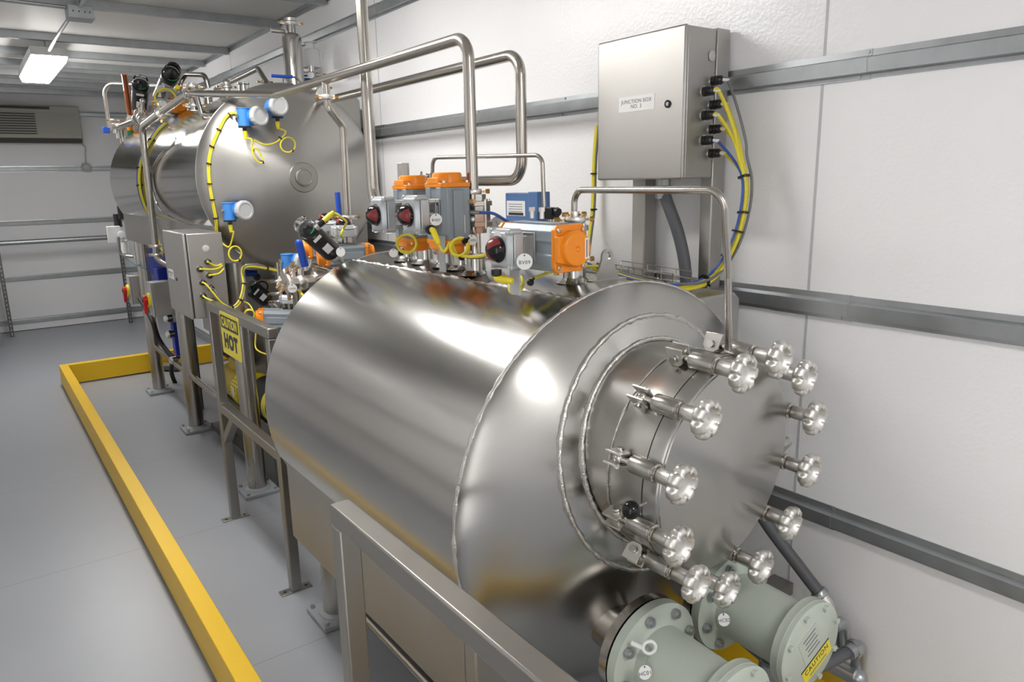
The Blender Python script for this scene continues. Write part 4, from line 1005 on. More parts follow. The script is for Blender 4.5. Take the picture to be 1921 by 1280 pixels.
loop_px(c1_, 540, 272, 14, 14); tie(c1_, at(527, 260, 'y', 3.735), (1, 0, .6), .008); tie(c1_, at(549, 283, 'y', 3.735), (1, 0, -.6), .008)
c2_ = thing('sensor_cable', 'yellow cable hanging in a narrow coil below the upper left blue transmitter', 'cable', eA)
cable(c2_, [eA, at(472, 262, 'y', 3.73), at(473, 279, 'y', 3.74), at(478, 283, 'y', 3.74)], .0042)
loop_px(c2_, 483, 292, 6.5, 16, rot=-.5, turns=3); tie(c2_, at(492, 303, 'y', 3.735), (1, 0, 1), .009)
c3_ = thing('sensor_cable', 'yellow cable looped below the lone lower left blue transmitter', 'cable', eC)
cable(c3_, [eC, at(438, 437, 'y', 3.76), at(431, 462, 'y', 3.79), at(421, 460, 'y', 3.80), at(411, 449, 'y', 3.82)], .0042)
loop_px(c3_, 441, 476, 12, 14, y=3.79); tie(c3_, at(449, 488, 'y', 3.785), (1, 0, .3), .009)

# ------------------------------------------------------------------ rear junction box
j2 = thing('junction_box', 'steel junction box mounted low on the left side of the rear tank', 'junction box', (.91, 4.0, 1.05))
bx0, bx1, by0, by1, bz0, bz1 = .822, 1.008, 3.79, 4.235, 1.052, 1.474
MB().box((bx0+.018, by0+.002, bz0+.002), (bx1, by1-.002, bz1-.002)).build('enclosure_body', 'enc', j2, bevel=.004)
MB().box((bx0+.014, by0+.004, bz0+.004), (bx0+.018, by1-.004, bz1-.004)).build('door_gasket', 'black', j2)
d3 = MB().box((bx0, by0-.002, bz0), (bx0+.014, by1+.002, bz1)).build('door', 'enc', j2, bevel=.006)
pl = at(321, 514, 'x', bx0)
MB().box((bx0-.001, pl.y-.055, pl.z-.024), (bx0, pl.y+.055, pl.z+.024)).build('name_plate', 'paper', d3)
text('JUNCTION BOX\nNO. 2', .0145, (bx0-.0013, pl.y, pl.z), (-1, 0, 0), Z_, 'inkb', parent=d3)
lk = at(332, 524, 'x', bx0); MB().lathe([(.009, 0), (.009, .003), (0, .003)], (bx0, lk.y, lk.z), (-1, 0, 0), 16).build('lock', 'black', d3)
GR = [(389, 491), (374.5, 505), (392, 517), (379.6, 530), (395, 540), (380.5, 555), (399, 565)]
for u, v in GR:
    p = at(u, v, 'y', by0); p.x = min(p.x, .995)
    g = MB().lathe([(.016, 0), (.016, .003)], (p.x, by0+.002, p.z), (0, -1, 0), 20).build('gland_washer', 'chrome', j2)
    MB().lathe([(.014, 0), (.014, .014), (.0125, .015), (.0125, .03), (.008, .034)], (p.x, by0, p.z), (0, -1, 0), 12).build('cable_gland', 'black', g)
p = at(386, 466, 'y', by0); MB().lathe([(.0165, 0), (.0165, .002), (.013, .003), (0, .003)], (p.x, by0+.001, p.z), (0, -1, 0), 24).build('blanking_plug', 'wgrey', j2)
lw = thing('cable_loom', 'yellow cables sagging from the rear junction box and up under the rear tank', 'cables', at(430, 575, 'y', 3.72))
under = [at(416, 568, 'y', 3.72), at(434, 576, 'y', 3.72), at(449, 562, 'y', 3.74), at(456, 532, 'y', 3.78), at(453, 508, 'y', 3.84), at(462, 498, 'y', 3.86), at(500, 502, 'y', 3.88), at(550, 513, 'y', 3.9)]
for k, (u, v) in enumerate(((379.6, 530), (395, 540), (380.5, 555), (399, 565))):
    p = at(u, v, 'y', by0-.035); p.x = min(p.x, .995); o_ = Vector(((k % 2)*.008, 0, -(k//2)*.008))
    cable(lw, [p, at(u+9, v+6, 'y', 3.73)]+[q+o_ for q in under], .0042 if k != 1 else .003, 'cable_y' if k != 1 else 'cable_g')
for i in (1, 2, 3, 6): tie(lw, under[i]+Vector((.004, 0, -.004)), under[min(i+1, 7)]-under[i-1], .012)
# blue and yellow loom over the rear shell
lo = thing('cable_loom', 'blue and yellow cables following the curve of the rear tank shell', 'cables', on_cyl(262, 330, C2, Z2, R2))
path = [(310, 230), (296, 243), (283, 262), (270, 285), (262, 310), (260, 335), (262, 358), (270, 385)]
low = [at(281, 410, 'x', .985), at(290, 436, 'x', .98), at(300, 462, 'x', .98), at(305, 474, 'x', .98)]
for k, mk in ((0, 'cable_b'), (1, 'cable_y'), (2, 'cable_y')):
    cable(lo, [on_cyl(u+(k-1)*2.2, v+(k-1)*.8, C2, Z2, R2+.012) for u, v in path]+[q+Vector((0, -.01*k, 0)) for q in low], .006, mk)
for u, v in ((283, 262), (261, 315), (261, 348)): tie(lo, on_cyl(u, v, C2, Z2, R2+.012), (0, .3, 1), .019)
# drain line in front of the shell
dp = [Vector((1.06, 4.33, 2.185)), at(300, 212, 'x', .98), at(266, 238, 'x', .93), at(291, 455, 'x', .93)]
pipe_thing('process_pipe', 'steel pipe sloping down beside the rear shell then dropping vertically', [dp[0], dp[1], dp[2], dp[3], at(294, 485, 'x', .93), at(320, 500, 'x', 1.0), at(345, 500, 'x', 1.1)], .0195, .06,
    clamps=((at(292, 462, 'x', .93), Z_), (at(293, 478, 'x', .93), Z_), (dp[1], dp[1]-dp[2], (0, 0, 1)), (Vector((1.065, 4.36, 2.18)), (.2, -.9, 0), (0, 0, 1))))
a_, b_ = at(292, 476, 'x', .93), Vector((1.01, 4.75, 1.42))
tag(MB().cyl(a_+Vector((.02, 0, 0)), a_+Vector((.12, .1, .0)), .006, n=8).build('pipe_support', 'cast'), 'thin steel bracket rod holding the vertical drain pipe', 'bracket')
for (u, v, x, L) in ((375, 195, 1.06, .17), (222, 215, 1.1, .18)):
    p = at(u, v, 'x', x); 
# support strut under the elbow
sp = at(374, 186, 'y', 4.3); sb_ = at(377, 236, 'y', 4.3)
tag(MB().cyl((1.09, 4.30, 2.17), (1.12, 4.33, 2.03), .012).build('support_rod', 'polished'), 'short polished support rod under the upper pipe elbow', 'support')

# ------------------------------------------------------------------ fittings on the rear tank top
pipe_thing('process_pipe', 'steel pipe bridge arching over the top of the rear tank', [at(335, 170, 'y', 5.6), at(345, 139, 'y', 5.6), at(385, 141, 'y', 5.3), at(391, 165, 'y', 5.3)], .017, .07)
pipe_thing('process_pipe', 'steel pipe along the wall side of the rear tank turning down to its top', [at(405, 168, 'x', 1.72), at(484, 129, 'x', 1.72), at(500, 155, 'x', 1.70), at(502, 172, 'x', 1.70)], .018, .05, clamps=((at(497, 154, 'x', 1.70), Z_),))
pipe_thing('process_pipe', 'thin steel pipe frame standing at the far end of the rear tank', [at(205, 240, 'x', 1.05), at(193, 156, 'x', 1.05), at(350, 163, 'x', 1.55)], .015, .09)
# copper brown relief column
rp = at(236, 165, 'x', 1.12); rb = at(244, 215, 'x', 1.14)
t = thing('relief_valve', 'tall orange brown cylinder with a white strip label on the rear tank', 'valve', rb)
MB().cyl(rb, at(233, 139, 'x', 1.12), .021).build('column', 'copper', t)
MB().cyl(rb-Z_*.09, rb, .014, n=8).cyl(rb-Z_*.04, rb-Z_*.02, .03, n=8).build('base_fitting', 'chrome', t)
l0 = at(229, 142, 'x', 1.10); MB().box((l0.x-.002, l0.y-.012, l0.z-.11), (l0.x, l0.y+.012, l0.z)).build('strip_label', 'paper', t)
gp = at(245, 245, 'x', 1.16)
t = thing('relief_valve', 'small orange and green sight fitting on the rear tank', 'valve', gp)
MB().lathe([(.026, 0), (.026, .045), (.018, .055)], gp, Z_, 16).build('orange_cap', 'orange', t)
MB().cyl(gp-Z_*.05, gp, .023).build('green_base', 'green', t)
MB().cyl(gp+Z_*.05, gp+Z_*.15, .01).build('stem', 'cast', t)
def seat_valve(label, base, tip, R, name='angle_seat_valve', body=True, grp=None, lab=True):
    base, tip = Vector(base), Vector(tip); d = (tip-base); L = d.length; d.normalize()
    t = thing(name, label, 'valve', base, grp)
    MB().lathe([(R*.8, 0), (R, R*.25), (R, L*.62), (R*.93, L*.64), (R*.93, L*.66), (R, L*.67), (R, L*.78), (R*.9, L*.8)], base, d, 36).build('actuator_body', 'black', t)
    MB().lathe([(R*.84, L*.8), (R*.5, L*.83), (R*.2, L*.9), (0, L*.9)], base, d, 28).build('position_scale', 'black', t)
    MB().torus(base+d*L*.83, d, R*.66, R*.09, 12, 6, a0=.2, a1=1.6).build('green_mark', 'green', t)
    MB().lathe([(R*.92, L*.795), (R*1.02, L*.80), (R*1.02, L*.84), (R*.9, L*.85), (R*.86, L*.99), (R*.78, L), (0, L)], base, d, 36).build('clear_cap', 'clear', t)
    MB().lathe([(R*1.005, L*.66), (R*1.03, L*.67), (R*1.03, L*.70)], base, d, 36).build('ring', 'rubber', t)
    vw = (EYE-base).normalized(); vw = (vw-d*vw.dot(d)).normalized(); 
    if lab:
        T = frame(base+d*L*.35+vw*R*1.0, vw, up=d); MB(T).cbox((0, 0, 0), (L*.2, R*.8, .002)).build('data_label', 'paper', t)
        T = frame(base+d*L*.7+vw*R*1.03, vw, up=d); MB(T).cbox((0, 0, 0), (L*.07, R*.9, .002)).build('white_band', 'paper', t)
    MB().lathe([(.014, -.075), (.014, -.05), (.02, -.05), (.02, -.03), (.013, -.03), (.013, .0)], base, d, 16).build('bonnet', 'cast', t)
    return t, d
sv1, _ = seat_valve('black upright valve actuator with clear cap, left one on the rear tank top', at(262, 204, 'x', 1.2), at(264, 149, 'x', 1.18), .058)
sv2, _ = seat_valve('black slanted valve actuator with clear cap above the yellow coil on the rear tank', at(302, 183, 'x', 1.25), at(325, 129, 'x', 1.2), .055)
sv3, _ = seat_valve('black slanted valve actuator with clear cap in front of the rear tank head', at(623, 474, 'y', 2.66), at(566, 420, 'y', 2.54), .0375)
sv4, _ = seat_valve('black valve actuator lying in shade under the rear tank', at(503, 565, 'y', 4.1), at(466, 536, 'y', 4.1), .045)
# gland and yellow plug on sv3
g3 = at(603, 419, 'y', 2.48); g3b = at(612, 410, 'y', 2.47)
sc = thing('sensor_cable', 'yellow plug and cable arching from the slanted black actuator to the switch box', 'cable', g3)
MB().cyl(at(594, 427, 'y', 2.50), at(600, 422, 'y', 2.49), .013).build('metal_collar', 'chrome', sc)
MB().cyl(at(600, 422, 'y', 2.49), g3b-Vector((.0, 0, .004)), .011).build('cable_gland', 'black', sc)
MB().lathe([(.0095, 0), (.0095, .03), (.006, .05)], at(607, 415, 'y', 2.47), at(620, 403, 'y', 2.47)-at(607, 415, 'y', 2.47), 12).build('plug', 'yellow', sc)
cable(sc, [at(620, 403, 'y', 2.47), at(630, 401, 'y', 2.47), at(641, 408, 'y', 2.47), at(650, 417, 'y', 2.52), at(645, 428, 'y', 2.60), at(640, 440, 'y', 2.60), at(643, 448, 'y', 2.66)], .0042)
# yellow coil under sv2
sc2 = thing('sensor_cable', 'yellow cable coil hanging under the slanted black actuator on the rear tank', 'cable', at(311, 186, 'x', 1.12))
coil(sc2, at(311, 186, 'x', 1.12), (-.2, -1, .1), .062, 3, r=.006); tie(sc2, at(302, 184, 'x', 1.115), Z_, .018); tie(sc2, at(321, 186, 'x', 1.115), Z_, .018)
MB().lathe([(.014, 0), (.014, .04), (.008, .06)], at(333, 163, 'x', 1.15), at(328, 171, 'x', 1.15)-at(333, 163, 'x', 1.15), 12).build('plug', 'yellow', sc2)
cable(sc2, [at(309, 200, 'x', 1.1), at(310, 215, 'x', 1.08), at(305, 228, 'x', 1.05)], .006)
disc_tag(at(305, 197, 'x', 1.10), (-.1, -1, .1), .6, 'white round tag hanging inside the yellow coil on the rear tank', '', at(308, 188, 'x', 1.10), r=.028)
# far left valve cluster on the rear tank
cq = at(216, 238, 'x', 1.06)
t = thing('ball_valve', 'cluster ball valve with small blue handle at the far end of the rear tank', 'valve', cq)
MB().cyl(cq-X*.03, cq+X*.09, .028, n=8).ball(cq+X*.03, .04).cyl(cq-Z_*.05, cq+Z_*.03, .02).build('valve_body', 'cast', t)
MB().cyl(cq+X*.02, cq+Vector((.02, 0, -.09)), .022, n=8).cyl(cq+Vector((.03, 0, -.12)), cq+Vector((.03, 0, -.06)), .008).build('lower_fitting', 'cast', t)
MB().cbox(at(199, 244, 'x', 1.04), (.05, .03, .05)).build('handle', 'handle', t, bevel=.004)
clamp_ring(t, cq+X*.09, X, .03, (0, 0, 1)); clamp_ring(t, cq+Vector((.0, 0, .05)), Z_, .024, (1, 0, 0))
pipe_thing('process_pipe', 'short bright pipe stub between valves at the far end of the rear tank', [at(221, 240, 'x', 1.08), at(252, 228, 'x', 1.08)], .022, .03, clamps=((at(257, 224, 'x', 1.08), (.2, -1, .2), (0, 0, 1)),))
pipe_thing('process_pipe', 'short vertical pipe leg down to the far end of the rear tank', [at(227, 238, 'x', 1.1), at(231, 275, 'x', 1.1)], .021, .03)
cw = at(268, 222, 'x', 1.05)
t = thing('ball_valve', 'bright clamped ball valve below the left black actuator', 'valve', cw)
MB().ball(cw, .042).cyl(cw-Vector((0, .06, .03)), cw+Vector((0, .08, .05)), .026, n=8).cyl(cw-Z_*.03, cw+Z_*.07, .02).build('valve_body', 'cast', t)
clamp_ring(t, cw+Vector((0, -.05, -.02)), (0, -1, -.4), .034, (0, 0, 1)); clamp_ring(t, cw+Vector((0, .05, .03)), (0, -1, -.4), .034, (0, 0, 1))
MB().cyl(cw+Vector((.0, -.02, .03)), cw+Vector((0, -.06, .1)), .012).ball(cw+Vector((0, -.065, .105)), .018).build('stem', 'cast', t)
cx_ = at(374, 172, 'y', 4.36)
t = thing('tee_fitting', 'clamped steel tee where the pipes meet above the rear tank shoulder', 'fitting', cx_)
MB().torus(Vector((1.075, 4.36, 2.17)), (1, .2, 0), .028, .021, 20, 12, a0=-pi/2, a1=pi/2).cyl((1.085, 4.36, 2.10), (1.085, 4.36, 2.24), .021).build('elbow', 'pipe', t)
clamp_ring(t, (1.085, 4.36, 2.125), Z_, .026); clamp_ring(t, (1.085, 4.36, 2.225), Z_, .026)
# small valves along the rear top
for k, (u, v, nm) in enumerate(((425, 163, 'nearer the front'), (342, 190, 'in the middle'), (330, 196, 'behind the middle one'))):
    p = at(u, v, 'x', 1.36)
    t = thing('clamp_fitting', 'small bright clamp fitting on the rear tank top, %s' % nm, 'fitting', p)
    MB().cyl(p-Z_*.06, p+Z_*.02, .022).ball(p+Z_*.02, .024).build('fitting_body', 'cast', t); clamp_ring(t, p, Z_, .026); clamp_ring(t, p-Z_*.04, Z_, .026)
op = at(306, 222, 'x', 1.05)
# orange capped actuator peeking over the rear shell
vq, _, _ = actuator('orange capped actuator peeking over the rear tank shell', (1.2, 5.45, 2.22), (.3, -1, 0), (0, 0, 1), L=.2, lbl=False)
# steel filter column and plastic bottle
fT = at(541, 62, 'y', 4.35); fx, fy = 1.66, 4.35
t = thing('filter_housing', 'tall polished steel filter cylinder standing on the rear tank', 'filter', (fx, fy, 2.2))
MB().lathe([(.054, 2.16), (.054, 2.51), (.050, 2.53), (.040, 2.54), (.025, 2.545), (.025, 2.60)], (fx, fy, 0), Z_, 40).build('column', 'polished', t)
MB().cyl((fx, fy, 2.59), (fx, fy, 2.625), .034).build('top_ferrule', 'cast', t)
clamp_ring(t, (fx, fy, 2.60), Z_, .034, (1, -.2, 0)); 
MB().cyl((fx-.1, fy+.05, 2.56), (fx-.02, fy+.05, 2.56), .012).build('side_port', 'cast', t)
bq_ = at(583, 105, 'x', 1.86)
t = thing('plastic_bottle', 'translucent white plastic bottle upside down beside the filter cylinder', 'bottle', bq_)
zz = at(583, 128, 'x', 1.86).z; zt6 = at(581, 79, 'x', 1.86).z
MB().lathe([(.02, zz-.01), (.056, zz), (.056, zt6-.055), (.05, zt6-.045), (.026, zt6-.04), (.026, zt6-.01), (.042, zt6-.004), (.042, zt6)], (bq_.x, bq_.y, 0), Z_, 36).build('bottle_body', 'milky', t)
rv = at(585, 140, 'x', 1.84)
t = thing('regulator', 'small valve assembly with blue handle and round tag beside the filter cylinder', 'valve', rv)
MB().cyl(rv-X*.07, rv+X*.07, .014).cyl(rv, rv+Z_*.05, .02).ball(rv, .026).build('valve_body', 'chrome', t)
MB().cyl(rv-X*.09, rv-X*.06, .012, n=6).cyl(rv+X*.06, rv+X*.09, .012, n=6).build('end_nuts', 'brass', t)
MB().cbox(at(578, 151, 'x', 1.78), (.07, .03, .025)).build('handle', 'handle', t, bevel=.006)
disc_tag(at(583, 141, 'x', 1.78), (-.4, -.9, 0), .6, 'white round tag on the valve beside the filter cylinder', '', None, r=.019)
t = thing('lever_handle', 'blue lever handle lying across the rear tank top', 'valve handle', at(530, 143, 'y', 4.0))
MB().sweep(spline([at(508, 142, 'y', 4.0), at(530, 143.5, 'y', 4.0), at(549, 144, 'y', 4.0)]), .009, 10).build('sleeve', 'handle', t)
MB().sweep(spline([at(549, 144, 'y', 4.0), at(557, 147, 'y', 4.0), at(566, 156, 'y', 4.0)]), .006, 8).build('lever', 'brushed', t)
fv = at(595, 165, 'x', 1.62)
t = thing('clamp_fitting', 'brass and steel clamp fitting at the upper right of the rear tank head', 'fitting', fv)
MB().cyl(fv-Vector((0, .03, .02)), fv+Vector((0, .08, .03)), .022).build('fitting_body', 'chrome', t); clamp_ring(t, fv, (0, 1, .2), .028, (1, 0, .6)); clamp_ring(t, fv+Vector((.01, -.04, -.03)), (0, 1, .2), .028, (1, 0, .6))

# ------------------------------------------------------------------ valves between the tanks
vA, _, _ = actuator('orange capped horizontal actuator with top switch box between the tanks', (1.205, 2.76, 1.415), (1, -.25, 0), (0, 0, 1), L=.14, W=.085, H=.10, lbl=False, box_off=.055)
disc_tag(at(639, 473, 'x', 1.10), (-.7, -.7, .1), .6, 'blank round tag on the grey face of the actuator between the tanks', '', None, r=.0175)
vB, _, _ = actuator('grey switch box actuator half hidden behind the blue lever between the tanks', (1.26, 3.08, 1.42), (1, -.25, 0), (0, 0, 1), L=.14, W=.085, H=.10, lbl=False, box_off=.055)
t = thing('lever_handle', 'tall upright blue lever handle in front of the rear tank head', 'valve handle', at(636, 400, 'y', 3.2))
MB().cyl(at(633, 361, 'y', 3.2), at(637, 408, 'y', 3.2), .0125, n=12).build('sleeve', 'handle', t)
MB().cyl(at(637, 408, 'y', 3.2), at(638, 440, 'y', 3.2), .006).build('lever', 'brushed', t)
lp_ = at(638, 440, 'y', 3.2); MB().cyl((lp_.x, 3.2, 0), lp_, .018).ball(lp_-Z_*.02, .03).build('valve_stem', 'cast', t)
bp = at(651, 408, 'x', px_+.06)
t = thing('clamp_fitting', 'steel and brass clamp at the foot of the offset branch pipe', 'fitting', bp)
clamp_ring(t, bp, Z_, .024, (1, -.2, 0)); MB().cyl(bp-Z_*.11, bp+Z_*.01, .018).build('fitting_body', 'cast', t)
hv = at(566, 530, 'y', 3.05)
t = thing('ball_valve', 'bright hand ball valve with upright blue handle tagged HV02', 'valve', hv)
MB().cyl(hv-X*.055, hv+X*.055, .029, n=8).ball(hv, .034).cyl(hv, hv+Z_*.06, .012).build('valve_body', 'cast', t)
MB().sweep([at(573, 508, 'y', 3.03), at(572, 490, 'y', 3.03)], .012, 8).build('lever', 'brushed', t)
hs = MB().sweep([at(572, 500, 'y', 3.02), at(566, 475, 'y', 3.02), at(561, 456, 'y', 3.02)], .0165, 14).ball(at(561, 456, 'y', 3.02), .0165).build('handle', 'handle', t, 'blue handle sleeve')
clamp_ring(t, hv-X*.06, X, .034, (0, 0, 1)); clamp_ring(t, hv+X*.06, X, .034, (0, 0, 1))
disc_tag(at(548.5, 541, 'y', 2.98), (-.25, -.95, .1), .6, 'white round tag HV02 hanging from the hand valve', 'HV02', at(549, 530, 'y', 2.99), r=.0185)
pipe_thing('process_pipe', 'bright pipe with an elbow from the HV02 valve toward the front tank', [hv+X*.06, at(620, 515, 'y', 2.95), at(650, 505, 'y', 2.9)], .021, .05)
pipe_thing('process_pipe', 'second bright pipe just above the HV02 pipe', [at(586, 497, 'y', 3.2), at(632, 510, 'y', 3.15), Vector((at(632, 510, 'y', 3.15).x, 3.15, 0))], .02, .05)
lv = at(520, 520, 'y', 3.9)
pipe_thing('process_pipe', 'vertical clamped pipe stack under the rear tank beside its front legs', [at(521, 492, 'y', 3.9), Vector((at(524, 575, 'y', 3.9).x, 3.9, 0))], .02, .03, clamps=((at(521, 527, 'y', 3.9), Z_), (at(522, 550, 'y', 3.9), Z_), (at(523, 565, 'y', 3.9), Z_)))
pipe_thing('process_pipe', 'ringed clamp pipe left of the HV02 valve', [at(535, 512, 'y', 3.1), at(545, 532, 'y', 3.05)], .026, .03, clamps=((at(535, 516, 'y', 3.1), (1, 0, -.8), (0, 0, 1)), (at(541, 524, 'y', 3.08), (1, 0, -.8), (0, 0, 1))))
t = thing('lever_handle', 'dark blue lever handle under the rear tank behind its front leg', 'valve handle', at(468, 514, 'y', 4.4))
MB().sweep([at(455, 512, 'y', 4.4), at(481, 513, 'y', 4.4)], .02, 12).build('sleeve', 'handle', t)
MB().ball(at(482, 520, 'y', 4.4), .022).build('handle_tip', 'black', t)
tag(MB().torus(at(492, 538, 'y', 4.2), (-.2, -1, 0), .03, .0045, 28, 8).build('black_ring', 'rubber'), 'thin black ring hanging under the rear tank', 'ring')
vC, _, _ = actuator('grey and orange actuator in shade under the rear tank behind the guard frame', (1.30, 3.75, 1.0), (1, -.4, -.1), (0, 0, 1), L=.26, W=.10, H=.12, lbl=False)
vD, _, _ = actuator('lower grey actuator with orange cap beside the front tank edge in shade', (1.22, 3.3, .93), (1, -.25, -.1), (0, 0, 1), L=.24, W=.1, H=.12, lbl=False)
for q_ in ((1.30, 3.75), (1.22, 3.3)): tag(MB().cyl((q_[0], q_[1], 0), (q_[0], q_[1], .98 if q_[1] > 3.5 else .9), .03).build('support_pipe', 'dark_galv'), 'dark pipe carrying the %s shaded actuator under the rear tank' % ('farther' if q_[1] > 3.5 else 'nearer'), 'pipe')
sc3 = thing('sensor_cable', 'yellow cable coil hanging behind the guard frame', 'cable', at(468, 588, 'y', 3.8))
coil(sc3, at(468, 590, 'y', 3.75), (-.3, -1, 0), .024, 2.5)
cable(sc3, [at(458, 566, 'y', 3.8), at(468, 572, 'y', 3.78), at(477, 590, 'y', 3.75), at(480, 620, 'y', 3.75), at(479, 650, 'y', 3.75), at(487, 660, 'y', 3.7), at(500, 665, 'y', 3.6)], .004)
tag(MB().sweep(spline([at(545, 530, 'y', 3.2), at(560, 545, 'y', 3.2), at(566, 552, 'y', 3.2), at(578, 572, 'y', 3.1), Vector((1.2, 3.05, .9))]), .006, 8).build('cable_end', 'cable_y'), 'yellow cable pair end beside the HV02 tag', 'cable')
# ------------------------------------------------------------------ pumps under the rear tank
mp = Vector((1.33, 4.75, .40))
t = thing('pump_motor', 'yellow pump motor with perforated guard under the rear tank', 'motor', (mp.x, mp.y, 0))
MB().cyl(mp+Vector((0, -.04, 0)), mp+Vector((0, .32, 0)), .115, n=40).build('motor_casing', 'motor', t)
gd = MB().lathe([(.125, -.16), (.125, -.02), (.10, -.015)], mp, (0, 1, 0), 40).lathe([(0, -.165), (.11, -.165), (.125, -.15)], mp, (0, 1, 0), 40).build('perforated_guard', 'yellow', t, 'bright yellow guard')
mb = MB()
for i in range(7):
    for j in range(14):
        a = radians(60+j*20)+(i % 2)*.17; d = Vector((cos(a), 0, sin(a))); mb.lathe([(.005, 0), (.005, .001)], mp+Vector((0, -.15+i*.02, 0))+d*.1252, d, 8)
mb.build('guard_holes', 'black', t)
MB().box((mp.x-.09, mp.y-.1, .05), (mp.x+.09, mp.y+.3, .30)).box((mp.x-.16, mp.y-.5, .03), (mp.x+.16, mp.y+.45, .07)).box((mp.x-.12, mp.y-.45, 0), (mp.x+.12, mp.y+.4, .03)).build('base_frame', 'dark_galv', t, bevel=.004)
MB().cbox(mp+Vector((0, .12, .14)), (.12, .14, .07)).build('terminal_box', 'motor', t, bevel=.005)
lp = mp+Vector((-.1255, -.09, .01)); MB().cbox(lp, (.002, .05, .06)).build('warning_label', 'paper', t)
m2 = Vector((1.30, 4.05, .47))
t = thing('pump_motor', 'black motor with a yellow band behind the guard frame', 'motor', (m2.x, m2.y, 0))
MB().lathe([(.06, -.17), (.10, -.15), (.12, -.12), (.12, .2), (.1, .22)], m2, (0, 1, 0), 40).build('motor_casing', 'rubber', t)
MB().lathe([(.1215, -.10), (.1235, -.10), (.1235, -.04), (.1215, -.04)], m2, (0, 1, 0), 40).build('yellow_band', 'yellow', t)
MB().box((m2.x-.1, m2.y-.12, 0), (m2.x+.1, m2.y+.15, m2.z-.1)).build('pedestal', 'dark_galv', t, bevel=.004)
MB().torus(m2+Vector((-.02, -.2, -.06)), (0, 1, .2), .11, .014, 30, 10, a0=pi*.9, a1=pi*1.8).build('hose', 'conduit', t)
yp = at(477, 690, 'y', 4.4)
tag(MB().cyl((1.5, 4.32, .52), (1.5, 4.32, .80), .05).cyl((1.5, 4.32, 0), (1.5, 4.32, .52), .03).build('yellow_canister', 'yellow_kerb'), 'yellow upright canister behind the hot sign', 'canister')
tag(MB().cyl((1.10, 2.92, .55), (1.5, 3.3, .55), .02).cyl((1.5, 3.3, .55), (1.5, 3.3, 0), .02).build('cross_pipe', 'pipe'), 'short bright cross pipe beside the front tank rear edge', 'pipe')
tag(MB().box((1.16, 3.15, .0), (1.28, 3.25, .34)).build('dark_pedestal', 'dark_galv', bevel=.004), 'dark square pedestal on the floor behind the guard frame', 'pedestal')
# blue pump group at far left
bl = Vector((1.15, 5.85, 1.02))
t = thing('blue_blower', 'deep blue blower unit with round volute under the rear tank', 'blower', (bl.x, bl.y, 0))
MB().lathe([(.05, -.07), (.14, -.065), (.15, -.05), (.15, .05), (.14, .065)], bl+Z_*.14, (-1, -.5, 0), 40).build('volute', 'dblue', t)
MB().box((bl.x-.1, bl.y-.1, .82), (bl.x+.12, bl.y+.12, 1.12)).build('body_block', 'dblue', t, bevel=.01)
MB().box((bl.x+.02, bl.y-.06, 0), (bl.x+.12, bl.y+.08, .82)).build('pedestal', 'dark_galv', t, bevel=.006)
MB().box((bl.x-.03, bl.y-.05, .45), (bl.x+.03, bl.y+.04, .70)).build('lower_casing', 'dblue', t, bevel=.006)
for z in (.42, .62, .74): MB().lathe([(.03, 0), (.03, .04), (.02, .05)], (bl.x-.03, bl.y-.03, z), (-1, -.3, 0), 14).build('port', 'chrome', t)
def isolator(label, u, v, ub, vb, x, w, h):
    p = at(ub, vb, 'x', x); t = thing('isolator_switch', label, 'switch', p)
    # box face looks to -Y, handle sticks out to -X
    MB().box((x, p.y, p.z-h/2), (x+w, p.y+.12, p.z+h/2)).build('enclosure_body', 'enc', t, bevel=.004)
    MB().box((x-.012, p.y-.001, p.z-h/2-.002), (x-.001, p.y+.121, p.z+h/2+.002)).build('cover', 'wgrey', t, bevel=.003)
    c = Vector((x-.012, p.y+.06, p.z-.005))
    MB().lathe([(.05, 0), (.05, .014), (.044, .018)], c, (-1, 0, 0), 28).build('yellow_ring', 'yellow', t)
    k = MB().lathe([(.036, .018), (.036, .04), (.03, .046)], c, (-1, 0, 0), 24)
    k.cbox(c+Vector((-.034, 0, -.05)), (.022, .03, .09)); k.build('red_handle', 'red', t, bevel=.004)
    MB().lathe([(.014, .045), (.014, .05)], c, (-1, 0, 0), 16).build('lock_hole', 'black', t)
    return t
isolator('red and yellow isolator switch, the farther one on the far steel box', 0, 0, 247, 545, 1.02, .16, .24)
isolator('red and yellow isolator switch, the nearer one beside the steel leg', 0, 0, 288, 563, .97, .17, .24)
# pneumatic board
pbq = at(213, 450, 'x', 1.02)
t = thing('air_preparation_unit', 'air regulator set with dial and black knobs at the far end of the rear tank', 'regulator', pbq)
a = at(228, 440, 'x', 1.05)
MB().lathe([(.03, 0), (.03, .02), (.027, .021)], a, (-.1, -1, 0), 24).build('dial_gauge', 'paper', t)
for (u, v) in ((229, 400), (221, 415)):
    p = at(u, v, 'x', 1.05); MB().cyl(p-Z_*.05, p+Z_*.06, .032, n=16).build('regulator_knob', 'black', t)
MB().cbox(at(214, 440, 'x', 1.0), (.1, .06, .14)).build('grey_box', 'whitep', t, bevel=.003)
MB().cyl(at(233, 455, 'x', 1.05), at(236, 475, 'x', 1.05), .03).build('filter_bowl', 'milky', t)
MB().cyl(at(226, 452, 'x', 1.06), at(245, 448, 'x', 1.06), .014).build('manifold', 'chrome', t)
cable(t, [at(226, 455, 'x', 1.05), at(230, 478, 'x', 1.05), at(250, 495, 'x', 1.05), at(275, 505, 'x', 1.05)], .004, 'cable_t', name='teal_tube')
ep = at(252, 450, 'x', 1.02)
t = thing('control_enclosure', 'small grey control enclosure with three white windows by the far end', 'control box', ep)
y_ = ep.y; MB().box((1.02, y_-.05, 1.32), (1.20, y_+.2, 1.53)).build('enclosure_body', 'enc', t, bevel=.004)
